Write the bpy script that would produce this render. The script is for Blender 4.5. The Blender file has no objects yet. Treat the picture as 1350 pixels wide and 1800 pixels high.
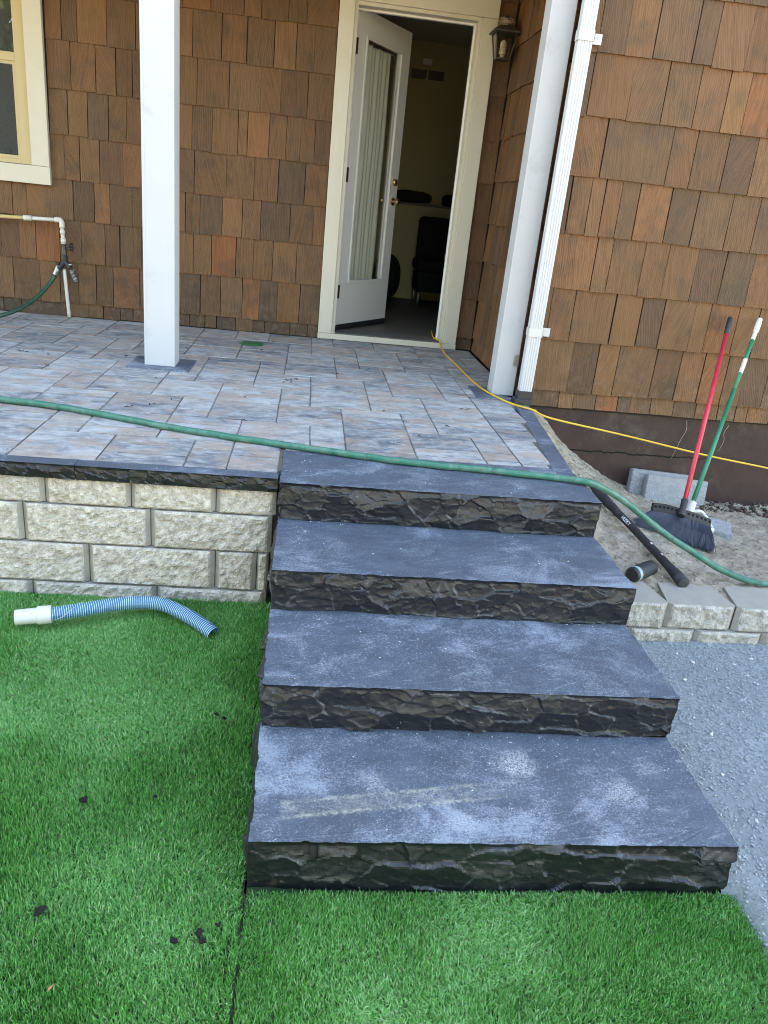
import bpy, bmesh, math, random
import numpy as np
from mathutils import Vector, Matrix, Euler

random.seed(7)
sc = bpy.context.scene
COL = sc.collection

# ------------------------------------------------------------------ camera
cam = bpy.data.cameras.new('camera')
cam.sensor_fit = 'VERTICAL'
cam.sensor_height = 24.0
cam.lens = 24.0 * 1342.8445 / 1800.0
cam.clip_start = 0.02
cam.clip_end = 500
camo = bpy.data.objects.new('camera', cam)
COL.objects.link(camo)
camo.matrix_world = Matrix(((0.991392, -0.060831, -0.115935, 0.06368),
                            (-0.084709, 0.377163, -0.922265, -1.43316),
                            (0.099828, 0.924147, 0.368763, 1.60507),
                            (0, 0, 0, 1)))
sc.camera = camo
sc.cycles.filter_width = 1.0

# ------------------------------------------------------------------ light
SUN_EL, SUN_AZ = 60.0, 18.0          # sun stands behind the house, a little to the right
world = bpy.data.worlds.new('World')
sc.world = world
world.use_nodes = True
wn = world.node_tree
bg = wn.nodes['Background']
sky = wn.nodes.new('ShaderNodeTexSky')
sky.sky_type = 'NISHITA'
sky.sun_disc = False
sky.sun_elevation = math.radians(SUN_EL)
sky.sun_rotation = math.radians(SUN_AZ)
sky.air_density = 1.0
sky.dust_density = .6
sky.ozone_density = 1.6
wn.links.new(sky.outputs[0], bg.inputs['Color'])
bg.inputs['Strength'].default_value = 0.15
sl = bpy.data.lights.new('sun', 'SUN')
sl.energy = 5.0
sl.angle = math.radians(0.5)
sl.color = (1.0, 0.94, 0.85)
slo = bpy.data.objects.new('sun', sl)
COL.objects.link(slo)
sd = Vector((math.sin(math.radians(SUN_AZ)) * math.cos(math.radians(SUN_EL)),
             math.cos(math.radians(SUN_AZ)) * math.cos(math.radians(SUN_EL)),
             math.sin(math.radians(SUN_EL))))
slo.rotation_euler = sd.to_track_quat('Z', 'Y').to_euler()
slo.location = sd * 40
sc.view_settings.view_transform = 'Standard'
sc.view_settings.look = 'None'
sc.view_settings.exposure = 3.28
sc.view_settings.gamma = 1.0
sc.view_settings.use_white_balance = True      # camera white balance set for open shade
sc.view_settings.white_balance_temperature = 8500
sc.view_settings.white_balance_tint = 10
sc.view_settings.use_curve_mapping = False

# ------------------------------------------------------------------ constants
RISE, RUN, SW = 0.1525, 0.4306, 1.2703
PZ = 4 * RISE                     # patio level
HY = 4.637                        # house wall plane (shingle butts)
WY = 2.972                        # wing wall plane

# ------------------------------------------------------------------ node helper
class G:
    def __init__(s, name):
        s.m = bpy.data.materials.new(name)
        s.m.use_nodes = True
        s.nt = s.m.node_tree
        s.b = s.nt.nodes['Principled BSDF']
    def n(s, t, props=None, **inp):
        nd = s.nt.nodes.new('ShaderNode' + t)
        for k, v in (props or {}).items():
            setattr(nd, k, v)
        for k, v in inp.items():
            s.set(nd.inputs[k.replace('_', ' ')] if not k.startswith('i') or not k[1:].isdigit() else nd.inputs[int(k[1:])], v)
        return nd
    def set(s, sock, v):
        if isinstance(v, bpy.types.NodeSocket):
            s.nt.links.new(v, sock)
        else:
            if isinstance(v, tuple) and len(v) == 3 and sock.type == 'RGBA':
                v = v + (1,)
            sock.default_value = v
    def pos(s):
        return s.n('NewGeometry').outputs['Position']
    def rnd(s):
        return s.n('ObjectInfo').outputs['Random']
    def math(s, op, a, b=0.0, c=0.0):
        return s.n('Math', {'operation': op}, i0=a, i1=b, i2=c).outputs[0]
    def vmath(s, op, a, b):
        return s.n('VectorMath', {'operation': op}, i0=a, i1=b).outputs[0]
    def noise(s, vec, scale, detail=4, rough=.55, dist=0.0):
        return s.n('TexNoise', None, Vector=vec, Scale=scale, Detail=detail, Roughness=rough, Distortion=dist).outputs[0]
    def ramp(s, fac, stops, interp='LINEAR'):
        nd = s.n('ValToRGB', None, Fac=fac)
        cr = nd.color_ramp
        cr.interpolation = interp
        while len(cr.elements) < len(stops):
            cr.elements.new(0.5)
        for e, (p, c) in zip(cr.elements, stops):
            e.position = p
            e.color = (c if isinstance(c, tuple) else (c, c, c)) + (1,)
        return nd.outputs[0]
    def step(s, fac, a, b):
        return s.n('MapRange', {'interpolation_type': 'SMOOTHSTEP'}, Value=fac, From_Min=a, From_Max=b).outputs[0]
    def mix(s, fac, a, b, mode='MIX'):
        return s.n('MixRGB', {'blend_type': mode}, Fac=fac, Color1=a, Color2=b).outputs[0]
    def bump(s, h, strength=.5, dist=.002, normal=None):
        nd = s.n('Bump', None, Height=h, Strength=strength, Distance=dist)
        if normal is not None:
            s.set(nd.inputs['Normal'], normal)
        return nd.outputs[0]
    def out(s, col=None, rough=None, normal=None, spec=None, **kw):
        if col is not None: s.set(s.b.inputs['Base Color'], col)
        if rough is not None: s.set(s.b.inputs['Roughness'], rough)
        if normal is not None: s.set(s.b.inputs['Normal'], normal)
        if spec is not None: s.set(s.b.inputs['Specular IOR Level'], spec)
        for k, v in kw.items():
            s.set(s.b.inputs[k.replace('_', ' ')], v)
        return s.m

# ------------------------------------------------------------------ materials
def m_cedar():
    g = G('cedar shingle')
    p = g.pos(); r = g.rnd()
    sx = g.n('SeparateXYZ', None, Vector=p)
    x, y, z = sx.outputs
    u = g.math('ADD', x, y)
    wn_ = g.n('TexWhiteNoise', {'noise_dimensions': '1D'}, W=g.math('MULTIPLY', r, 731.7))
    r2 = g.n('SeparateColor', None, Color=wn_.outputs['Color']).outputs
    tilt = g.math('MULTIPLY', g.math('POWER', g.math('SUBTRACT', r2[0], .5), 3.0), 4.5)
    u2 = g.math('ADD', u, g.math('MULTIPLY', z, tilt))
    off = g.math('MULTIPLY', r, 97.0)
    v = g.n('CombineXYZ', None, X=u2, Y=g.math('MULTIPLY', z, .07), Z=off).outputs[0]
    grain = g.noise(v, 90, 5, .6, .6)
    fine = g.noise(v, 330, 3, .6, .2)
    v2 = g.n('CombineXYZ', None, X=u2, Y=g.math('MULTIPLY', z, .25), Z=off).outputs[0]
    rings = g.n('TexWave', {'wave_type': 'BANDS', 'bands_direction': 'X'}, Vector=v2, Scale=26, Distortion=9, Detail=3, Detail_Scale=1.2).outputs['Fac']
    blot = g.noise(g.n('CombineXYZ', None, X=u, Y=z, Z=off).outputs[0], 7, 3, .55)
    base = g.ramp(r, [(0, (0.0774, 0.0384, 0.0166)), (0.2, (0.1479, 0.0664, 0.0239)), (0.42, (0.1161, 0.0584, 0.0239)),
                      (0.62, (0.1634, 0.0760, 0.0276)), (0.8, (0.0963, 0.0536, 0.0267)), (0.95, (0.1892, 0.0760, 0.0248)), (1, (0.2193, 0.0704, 0.0202))])
    c = g.mix(g.math('MULTIPLY', g.step(blot, .45, .72), .55), base, (.045, .033, .022))
    c = g.mix(g.math('MULTIPLY', g.step(grain, .38, .7), .42), c, (.038, .020, .010))
    c = g.mix(g.math('MULTIPLY', rings, g.math('MULTIPLY', r2[1], .3)), c, (.23, .125, .06))
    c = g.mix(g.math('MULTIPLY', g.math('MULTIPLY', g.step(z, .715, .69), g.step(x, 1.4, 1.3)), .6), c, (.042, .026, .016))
    c = g.mix(g.math('MULTIPLY', g.step(fine, .55, .75), .14), c, (.30, .175, .08))
    c = g.mix(g.math('MULTIPLY', g.step(r2[2], .70, .95), .34), c, (.045, .028, .015))
    c = g.mix(g.math('MULTIPLY', g.step(r2[2], .22, .05), .22), c, (.25, .115, .036))
    # dusty weathering low on the wall
    dust = g.math('MULTIPLY', g.step(z, 1.15, .6), g.step(g.noise(p, 22, 6, .7), .48, .72))
    c = g.mix(g.math('MULTIPLY', dust, .28), c, (.24, .19, .145))
    hgt = g.math('ADD', g.math('ADD', g.math('MULTIPLY', grain, .8), g.math('MULTIPLY', fine, .4)), g.math('MULTIPLY', rings, .35))
    return g.out(c, g.ramp(grain, [(.3, .62), (.8, .8)]), g.bump(hgt, .75, .0028), .35)

def m_flat(name, col, rough=.5, var=.12, scale=8, bump=0.0, bscale=60, spec=.5, metallic=0.0, dirt=None, dirtamt=.5, dscale=5):
    g = G(name)
    p = g.pos()
    n = g.noise(p, scale, 5, .6)
    c = g.mix(n, tuple(v * (1 - var) for v in col), tuple(min(1, v * (1 + var)) for v in col))
    if dirt:
        d = g.step(g.noise(p, dscale, 7, .68), .52, .75)
        c = g.mix(g.math('MULTIPLY', d, dirtamt), c, dirt)
    nm = g.bump(g.noise(p, bscale, 4), bump, .002) if bump else None
    return g.out(c, g.ramp(n, [(.2, max(0, rough - .06)), (.8, min(1, rough + .08))]), nm, spec, Metallic=metallic)

def m_stone_top(name, stain=False):
    g = G(name)
    p = g.pos()
    big = g.noise(p, 2.6, 8, .62)
    med = g.noise(g.vmath('MULTIPLY', p, (1, 1.6, 1)), 11, 8, .66, .4)
    fine = g.noise(p, 160, 3, .7)
    c = g.ramp(med, [(.3, (.050, .066, .090)), (.7, (.082, .103, .134))])
    cloud = g.noise(g.vmath('MULTIPLY', p, (1, 1.25, 1)), 3.4, 10, .70, .5)
    fin2 = g.noise(p, 330, 2, .6)
    cl = g.math('ADD', cloud, g.math('ADD', g.math('MULTIPLY', g.math('SUBTRACT', fine, .5), .30), g.math('MULTIPLY', g.math('SUBTRACT', fin2, .5), .25)))
    c = g.mix(g.math('MULTIPLY', g.step(cl, .495, .68), .62), c, (.30, .345, .395))
    sw = g.noise(g.vmath('MULTIPLY', g.n('VectorRotate', None, Vector=p, Angle=-.35).outputs[0], (1, 5, 1)), 9, 8, .75, .6)
    c = g.mix(g.math('MULTIPLY', g.step(g.math('ADD', sw, g.math('MULTIPLY', g.math('SUBTRACT', fine, .5), .3)), .54, .72), .42), c, (.34, .375, .40))
    dots = g.math('MULTIPLY', g.step(g.noise(p, 95, 4, .7, .8), .615, .68), g.step(g.noise(g.vmath('ADD', p, (1, 5, 2)), 5.5, 4, .6), .50, .60))
    c = g.mix(g.math('MULTIPLY', dots, .8), c, (.52, .54, .55))
    c = g.mix(g.math('MULTIPLY', g.step(big, .52, .36), .4), c, (.050, .060, .076))
    c = g.mix(g.math('MULTIPLY', g.step(fine, .52, .72), .30), c, (.36, .39, .41))
    c = g.mix(g.math('MULTIPLY', g.step(fine, .46, .28), .40), c, (.030, .036, .046))
    scr = g.math('MULTIPLY', g.step(g.noise(g.vmath('MULTIPLY', g.n('VectorRotate', None, Vector=p, Angle=.5).outputs[0], (1, 14, 1)), 16, 3, .6), .68, .72), g.step(g.noise(p, 3, 2), .52, .6))
    c = g.mix(g.math('MULTIPLY', scr, .4), c, (.40, .43, .44))
    if stain:
        s = g.n('SeparateXYZ', None, Vector=p).outputs
        # long print left by a board: axis from (.077,.105) to (.712,.2)
        dx, dy = .989, .148
        a = g.math('ADD', g.math('MULTIPLY', g.math('SUBTRACT', s[0], .077), dx), g.math('MULTIPLY', g.math('SUBTRACT', s[1], .105), dy))
        b = g.math('ADD', g.math('MULTIPLY', g.math('SUBTRACT', s[0], .077), -dy), g.math('MULTIPLY', g.math('SUBTRACT', s[1], .105), dx))
        wob = g.math('MULTIPLY', g.math('SUBTRACT', g.noise(p, 40, 4, .7), .5), .016)
        ab = g.math('ABSOLUTE', g.math('ADD', b, wob))
        inside = g.math('MULTIPLY', g.math('MULTIPLY', g.step(a, -.004, .004), g.step(a, .72, .45)), g.step(ab, .040, .026))
        edge = g.math('MULTIPLY', g.step(g.math('ABSOLUTE', g.math('SUBTRACT', ab, .026)), .011, .002), inside)
        amt = g.math('MULTIPLY', g.math('ADD', g.math('MULTIPLY', inside, .28), g.math('MULTIPLY', edge, .34)), g.math('ADD', .15, g.math('MULTIPLY', g.step(g.math('ADD', g.noise(p, 30, 6, .72), g.math('MULTIPLY', g.math('SUBTRACT', fine, .5), .5)), .38, .66), 1.15)))
        c = g.mix(amt, c, (.36, .35, .29))
        # round chalk smear
        for cx, cy, rad, am in ((.74, .295, .085, .75), (.33, .215, .05, .35), (1.02, .20, .07, .45), (.55, .075, .055, .35), (1.14, .30, .06, .3)):
            d = g.n('VectorMath', {'operation': 'DISTANCE'}, i0=p, i1=(cx, cy, RISE)).outputs['Value']
            d = g.math('ADD', d, g.math('MULTIPLY', g.math('SUBTRACT', g.noise(p, 18, 6, .7), .5), rad * 1.9))
            c = g.mix(g.math('MULTIPLY', g.math('MULTIPLY', g.step(d, rad, rad * .2), am), g.step(g.math('ADD', fine, g.math('MULTIPLY', fin2, .6)), .62, .95)), c, (.46, .465, .455))
    nm = g.bump(g.math('ADD', g.math('MULTIPLY', med, .6), g.math('MULTIPLY', fine, .25)), .35, .002)
    return g.out(c, g.ramp(med, [(.3, .46), (.75, .68)]), nm, .5)

def m_stone_face():
    g = G('split basalt face')
    p = g.pos()
    n = g.noise(p, 14, 7, .65, .5)
    n2 = g.noise(g.vmath('MULTIPLY', p, (.6, 1, 1.8)), 60, 6, .7, .8)
    c = g.ramp(n, [(.3, (.0036, .0046, .0062)), (.6, (.0068, .0080, .0100)), (.8, (.0125, .0134, .0148))])
    rg = g.n('Attribute', {'attribute_name': 'ridge'}).outputs['Fac']
    c = g.mix(g.math('MULTIPLY', g.math('MULTIPLY', g.step(rg, .25, .9), g.step(g.noise(p, 40, 5, .75), .36, .62)), .8), c, (.085, .089, .094))
    chips = g.math('MULTIPLY', g.step(g.noise(p, 70, 4, .75, .8), .655, .70), g.step(g.noise(p, 6, 3), .50, .60))
    c = g.mix(g.math('MULTIPLY', chips, .85), c, (.42, .41, .38))
    ochre = g.math('MULTIPLY', g.step(g.noise(g.vmath('ADD', p, (3, 9, 4)), 9, 5), .62, .75), .4)
    c = g.mix(ochre, c, (.10, .075, .045))
    h = g.math('ADD', g.math('MULTIPLY', n2, .7), g.math('MULTIPLY', n, .8))
    return g.out(c, g.ramp(n2, [(.3, .36), (.8, .56)]), g.bump(h, .30, .003), .6)

def m_splitblock(name, a, b):
    g = G(name)
    p = g.pos(); r = g.rnd()
    n = g.noise(p, 38, 7, .7)
    n2 = g.noise(p, 170, 4, .7)
    c = g.ramp(n, [(.32, a), (.66, b)])
    c = g.mix(g.math('MULTIPLY', g.step(n2, .48, .30), .55), c, tuple(v * .42 for v in a))
    c = g.mix(g.math('MULTIPLY', g.step(n2, .54, .72), .35), c, (.70, .66, .58))
    c = g.mix(g.math('MULTIPLY', r, .28), c, (.30, .285, .25))
    st = g.step(g.noise(p, 5, 5), .55, .75)
    c = g.mix(g.math('MULTIPLY', st, .25), c, (.22, .20, .16))
    vor = g.n('TexVoronoi', None, Vector=p, Scale=130).outputs['Distance']
    h = g.math('ADD', g.math('ADD', g.math('MULTIPLY', n, 1.0), g.math('MULTIPLY', n2, .45)), g.math('MULTIPLY', vor, .3))
    return g.out(c, .92, g.bump(h, .9, .006), .2)

def m_paver():
    g = G('tumbled paver')
    r = g.rnd()
    off = g.n('CombineXYZ', None, X=g.math('MULTIPLY', r, 61.3), Y=g.math('MULTIPLY', r, 33.7), Z=g.math('MULTIPLY', r, 17.1)).outputs[0]
    p = g.vmath('ADD', g.n('TexCoord').outputs['Object'], off)
    v = g.vmath('MULTIPLY', p, (1.0, 1.75, 1.0))
    n = g.noise(v, 8.5, 9, .70, .5)
    n2 = g.noise(g.vmath('ADD', v, (5, 2, 0)), 4.2, 5, .6, .4)
    n3 = g.noise(g.vmath('ADD', v, (9, 4, 3)), 11, 8, .74, .9)
    f = g.noise(p, 190, 4, .75)
    fr = g.math('FRACT', g.math('MULTIPLY', r, 7.3))
    sh = g.math('MULTIPLY', g.math('SUBTRACT', fr, .5), .16)
    c = g.ramp(g.math('ADD', n, sh), [(.32, (.115, .12, .128)), (.43, (.215, .218, .22)), (.51, (.31, .305, .293)), (.64, (.44, .43, .405))])
    c = g.mix(g.math('MULTIPLY', g.step(n2, .47, .60), .62), c, (.37, .265, .195))
    c = g.mix(g.math('MULTIPLY', g.step(n3, .56, .66), .6), c, (.52, .53, .53))
    c = g.mix(g.math('MULTIPLY', g.step(n3, .42, .34), .5), c, (.085, .090, .10))
    c = g.mix(g.math('MULTIPLY', g.step(f, .5, .72), .25), c, (.45, .45, .45))
    c = g.mix(g.math('MULTIPLY', g.step(f, .48, .28), .35), c, (.06, .06, .065))
    h = g.math('ADD', g.math('MULTIPLY', f, .5), g.math('MULTIPLY', n, .5))
    return g.out(c, .74, g.bump(h, .5, .003), .35)

def m_soil(name, a, b, c3, bump=.012, scale=9):
    g = G(name)
    p = g.pos()
    n = g.noise(p, scale, 9, .68)
    n2 = g.noise(p, 75, 6, .75)
    n3 = g.noise(g.vmath('ADD', p, (4, 8, 1)), 2.4, 4, .6)
    c = g.ramp(n, [(.3, a), (.65, b)])
    c = g.mix(g.step(n3, .45, .65), c, c3)
    c = g.mix(g.math('MULTIPLY', g.step(n2, .52, .3), .55), c, tuple(v * .45 for v in a))
    h = g.math('ADD', n, g.math('MULTIPLY', n2, .35))
    return g.out(c, .95, g.bump(h, 1.0, bump), .15)

def m_turf():
    g = G('artificial grass blade')
    at = g.n('Attribute', {'attribute_name': 'tint'}).outputs['Fac']
    c = g.ramp(at, [(0, (.036, .165, .026)), (.3, (.078, .31, .050)), (.6, (.135, .44, .090)), (.82, (.235, .56, .17)), (.93, (.36, .62, .28)), (1, (.48, .42, .22))])
    g.out(c, .38, None, .6)
    o = g.nt.nodes['Material Output']
    tl = g.n('BsdfTranslucent', None, Color=c)
    mx = g.n('MixShader', None, i0=.32, i1=g.b.outputs[0], i2=tl.outputs[0])
    g.nt.links.new(mx.outputs[0], o.inputs['Surface'])
    return g.m

def m_glass(name, tint=(1, 1, 1), rough=0.0):
    g = G(name)
    g.nt.nodes.remove(g.b)
    o = g.nt.nodes['Material Output']
    tr = g.n('BsdfTransparent', None, Color=tint)
    gl = g.n('BsdfGlossy', None, Color=(1, 1, 1), Roughness=rough)
    fc = g.n('LayerWeight', None, Blend=.5).outputs['Facing']
    fr = g.math('ADD', g.math('MULTIPLY', g.math('POWER', fc, 4.0), .9), .05)
    mx = g.n('MixShader', None, i0=fr, i1=tr.outputs[0], i2=gl.outputs[0])
    g.nt.links.new(mx.outputs[0], o.inputs['Surface'])
    return g.m

def m_screen():
    g = G('insect screen')
    g.out((.06, .062, .058), .8)
    o = g.nt.nodes['Material Output']
    tr = g.n('BsdfTransparent')
    mx = g.n('MixShader', None, i0=.5, i1=tr.outputs[0], i2=g.b.outputs[0])
    g.nt.links.new(mx.outputs[0], o.inputs['Surface'])
    return g.m

def m_found():
    g = G('brown painted foundation')
    p = g.pos()
    x, y, z = g.n('SeparateXYZ', None, Vector=p).outputs
    n = g.noise(p, 7, 7, .68)
    c = g.ramp(n, [(.3, (.040, .024, .019)), (.7, (.066, .040, .031))])
    low = g.step(z, .42, .16)
    c = g.mix(g.math('MULTIPLY', low, .35), c, (.085, .042, .033))
    dirt = g.step(g.noise(g.vmath('ADD', p, (2, 0, 5)), 4.5, 8, .7), .50, .68)
    c = g.mix(g.math('MULTIPLY', dirt, .5), c, (.115, .09, .068))
    sp = g.math('MULTIPLY', g.step(g.noise(p, 75, 4, .7, .6), .64, .70), g.step(g.noise(p, 4, 3), .45, .6))
    c = g.mix(g.math('MULTIPLY', sp, .6), c, (.27, .235, .19))
    cr_ = g.math('ABSOLUTE', g.math('SUBTRACT', z, g.math('ADD', .325, g.math('MULTIPLY', g.math('SUBTRACT', g.noise(g.vmath('MULTIPLY', p, (1, 0, 0)), 9, 6, .7), .5), .07))))
    cm = g.math('MULTIPLY', g.step(cr_, .0065, .001), g.step(x, 2.75, 2.4))
    c = g.mix(cm, c, (.008, .006, .005))
    h = g.math('SUBTRACT', n, g.math('MULTIPLY', cm, 1.5))
    return g.out(c, .8, g.bump(h, .8, .006), .3)

def m_hose(name, base, worn, amt=.6, rough=.45):
    g = G(name)
    p = g.pos()
    n = g.noise(p, 16, 7, .7)
    n2 = g.noise(p, 55, 5, .7)
    c = g.mix(g.math('MULTIPLY', g.step(n, .42, .7), amt), base, worn)
    c = g.mix(g.math('MULTIPLY', g.step(n2, .50, .68), .55), c, (.16, .135, .085))
    c = g.mix(g.math('MULTIPLY', g.step(g.noise(g.vmath('ADD', p, (3, 1, 2)), 22, 6, .75), .56, .66), .6), c, (.012, .045, .03))
    return g.out(c, rough, g.bump(n2, .25, .002), .4)

MAT = dict(
    cedar=m_cedar(),
    felt=m_flat('dark wall backing', (.02, .014, .010), .9),
    cream=m_flat('cream painted trim', (.55, .505, .40), .55, .05, 6, .25, 90, .4, dirt=(.38, .33, .24), dirtamt=.22),
    white_trim=m_flat('white painted wood', (.76, .75, .71), .5, .04, 4, .2, 70, .4, dirt=(.45, .42, .37), dirtamt=.22),
    post_white=m_flat('white post wrap', (.47, .475, .475), .45, .03, 3, .1, 50, .4, dirt=(.30, .29, .275), dirtamt=.42, dscale=6),
    metal_white=m_flat('white painted aluminium', (.48, .485, .48), .32, .03, 5, 0, 50, .5, dirt=(.36, .34, .31), dirtamt=.2),
    top=m_stone_top('sawn basalt'),
    top_stain=m_stone_top('sawn basalt with board print', True),
    face=m_stone_face(),
    block=m_splitblock('split face block', (.31, .265, .21), (.67, .60, .50)),
    block_grey=m_splitblock('grey split face block', (.27, .245, .205), (.56, .52, .445)),
    block_side=m_flat('smooth block side', (.31, .285, .24), .9, .2, 20, .4, 120, .2),
    paver=m_paver(),
    sand=m_flat('joint sand', (.13, .115, .095), .95, .2, 40, .6, 200, .1),
    soil=m_soil('sandy soil', (.19, .15, .105), (.44, .375, .285), (.37, .325, .26), .016, 14),
    darksoil=m_soil('dark crumbly soil', (.05, .035, .026), (.11, .08, .06), (.07, .05, .04)),
    gravel=m_soil('crushed rock fines', (.14, .165, .17), (.31, .34, .345), (.21, .24, .245), .006, 70),
    pebble=m_flat('gravel stones', (.29, .325, .33), .85, .95, 120, .3, 200, .2),
    chip=m_flat('pale stone chips', (.55, .54, .50), .8, .2, 30, .4, 160, .2),
    ground=m_soil('open ground', (.20, .165, .12), (.32, .27, .20), (.25, .215, .165), .02, 3),
    backing=m_flat('turf backing', (.025, .05, .02), .95, .3, 12, .5, 120, .1),
    turf=m_turf(),
    foundation=m_found(),
    brass=m_flat('polished brass', (.72, .50, .18), .22, .05, 10, 0, 50, .5, 1.0),
    steel=m_flat('galvanised steel', (.45, .46, .46), .38, .1, 30, 0, 50, .5, 1.0),
    bronze=m_flat('dark bronze', (.05, .042, .034), .45, .2, 20, .2, 80, .5, .6),
    dark_metal=m_flat('dark weathered brass', (.075, .062, .048), .5, .4, 60, .3, 120, .5, .5),
    black=m_flat('black plastic', (.016, .016, .018), .45, .2, 20, .15, 80, .5),
    blackfab=m_flat('black fabric', (.010, .010, .011), .9, .2, 30, .3, 90, .2),
    bristle=m_flat('dark blue bristle', (.040, .049, .068), .5, .3, 90, 0, 50, .4),
    rubber=m_flat('dusty black rubber', (.028, .029, .032), .6, .25, 12, .2, 70, .35, dirt=(.14, .135, .125), dirtamt=.55, dscale=18),
    red=m_flat('red metal tube', (.52, .025, .045), .32, .08, 9, 0, 50, .5, dirt=(.45, .2, .2), dirtamt=.25, dscale=20),
    greenpole=m_flat('green metal tube', (.010, .17, .085), .35, .1, 9, 0, 50, .5, dirt=(.25, .4, .33), dirtamt=.3, dscale=18),
    whiteplastic=m_flat('white plastic', (.56, .56, .51), .4, .04, 8, .1, 40, .5, dirt=(.42, .4, .34), dirtamt=.2, dscale=12),
    pvc=m_flat('white pvc pipe', (.56, .54, .47), .35, .05, 10, 0, 40, .5, dirt=(.4, .36, .28), dirtamt=.3, dscale=15),
    cpvc=m_flat('yellowed pipe', (.62, .47, .20), .4, .08, 12, 0, 40, .5, dirt=(.3, .2, .1), dirtamt=.3, dscale=15),
    hose=m_hose('green garden hose', (.020, .145, .095), (.13, .235, .185), .8),
    hose2=m_hose('dark green garden hose', (.006, .062, .038), (.04, .11, .08), .4, .35),
    cord=m_flat('yellow cord', (.66, .40, .045), .5, .12, 30, .3, 300, .4, dirt=(.3, .2, .06), dirtamt=.3, dscale=14),
    blue=m_flat('blue ribbed plastic', (.003, .135, .27), .35, .1, 10, 0, 40, .5),
    ribwhite=m_flat('white ribbed plastic', (.40, .58, .59), .4, .05, 10, 0, 40, .5),
    concrete=m_splitblock('grey concrete paver', (.24, .245, .25), (.36, .365, .37)),
    room=m_flat('cream plaster', (.31, .265, .145), .85, .04, 3, .15, 50, .2),
    ceiling=m_flat('white ceiling', (.52, .49, .42), .9, .04, 3),
    roomfloor=m_flat('worn wood floor', (.10, .085, .07), .5, .5, 9, .3, 60, .4),
    sill=m_flat('weathered wood sill', (.10, .09, .078), .7, .5, 14, .5, 60, .3),
    doorpaint=m_flat('off white door paint', (.66, .65, .60), .42, .03, 4, .1, 40, .5),
    curtain=m_flat('sheer curtain', (.50, .51, .41), .9, .04, 10),
    sash=m_flat('tan vinyl sash', (.48, .38, .20), .45, .04, 8, .1, 40, .4),
    screen=m_screen(),
    pane_backing=m_flat('dark blind', (.05, .052, .05), .7, .1, 30, 0, 40, .3),  # for the added panel that keeps the window panes dark
    glass=m_glass('window glass'),
    lampglass=m_glass('lantern glass', (.75, .72, .62), .08),
    bulb=m_flat('white bulb', (.75, .70, .55), .3, .02),
    drain=m_flat('green plastic lid', (.02, .12, .045), .5, .2, 30, .3, 60, .4),
    clod=m_flat('dark soil clod', (.018, .016, .016), .95, .4, 60, .8, 120, .1),
    leaf=m_flat('dry dark leaf', (.018, .015, .013), .8, .5, 50),
    roof=m_flat('painted soffit', (.52, .48, .42), .7, .05, 3),
    shingle_roof=m_flat('asphalt roofing', (.08, .075, .07), .95, .3, 10, .5, 60, .1),
    labelwhite=m_flat('white label print', (.75, .76, .76), .5, .03),
    teal=m_flat('pale teal label band', (.24, .33, .32), .5, .5, 120),
    foliage=m_flat('garden foliage', (.06, .10, .03), .6, .6, 3, 0, 40, .3),
    bark=m_flat('tree bark', (.10, .075, .055), .9, .3, 8, .6, 20, .2),
    root=m_flat('dry root', (.40, .30, .20), .9, .2, 30),
)

# ------------------------------------------------------------------ object helpers
def link(o, parent=None):
    COL.objects.link(o)
    if parent is not None:
        o.parent = parent
        o.matrix_parent_inverse = parent_world(parent).inverted()
    return o
def parent_world(o):
    m = Matrix.LocRotScale(o.location, o.rotation_euler, o.scale)
    if o.parent is not None:
        m = parent_world(o.parent) @ o.matrix_parent_inverse @ m
    return m
def tag(o, label=None, cat=None, group=None, kind=None):
    for k, v in (('label', label), ('category', cat), ('group', group), ('kind', kind)):
        if v: o[k] = v
    return o
def thing(name, loc, label, cat, group=None):
    o = bpy.data.objects.new(name, None)
    o.empty_display_size = .1
    o.location = loc
    COL.objects.link(o)
    return tag(o, label, cat, group)
def mesh(name, verts, faces, mats, parent=None, smooth=False, mi=None, origin=None):
    me = bpy.data.meshes.new(name)
    v = np.asarray(verts, float)
    if origin is not None:
        v = v - np.asarray(origin, float)
    me.from_pydata(v.tolist(), [], [tuple(int(i) for i in f) for f in faces])
    for m in (mats if isinstance(mats, (list, tuple)) else [mats]):
        me.materials.append(MAT[m] if isinstance(m, str) else m)
    if mi is not None:
        me.polygons.foreach_set('material_index', np.asarray(mi, np.int32))
    if smooth:
        me.polygons.foreach_set('use_smooth', np.ones(len(me.polygons), bool))
    me.update()
    o = bpy.data.objects.new(name, me)
    if origin is not None:
        o.location = origin
    return link(o, parent)
def boxes_mesh(name, boxes, mat, parent=None, bevel=0.0, rot=None, segments=2):
    """boxes: list of (x0,y0,z0,x1,y1,z1) joined into one mesh"""
    bm = bmesh.new()
    for b in boxes:
        x0, y0, z0, x1, y1, z1 = b
        r = bmesh.ops.create_cube(bm, size=1)
        for v in r['verts']:
            v.co = Vector(((x0 + x1) / 2 + v.co.x * (x1 - x0), (y0 + y1) / 2 + v.co.y * (y1 - y0), (z0 + z1) / 2 + v.co.z * (z1 - z0)))
    if bevel:
        bmesh.ops.bevel(bm, geom=list(bm.edges), offset=bevel, segments=segments, affect='EDGES', profile=.5)
    if rot is not None:
        bmesh.ops.transform(bm, matrix=rot, verts=bm.verts)
    me = bpy.data.meshes.new(name)
    bm.to_mesh(me); bm.free()
    me.materials.append(MAT[mat])
    return link(bpy.data.objects.new(name, me), parent)
def box(name, b, mat, parent=None, bevel=0.0, rot=None):
    return boxes_mesh(name, [b], mat, parent, bevel, rot)

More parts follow.
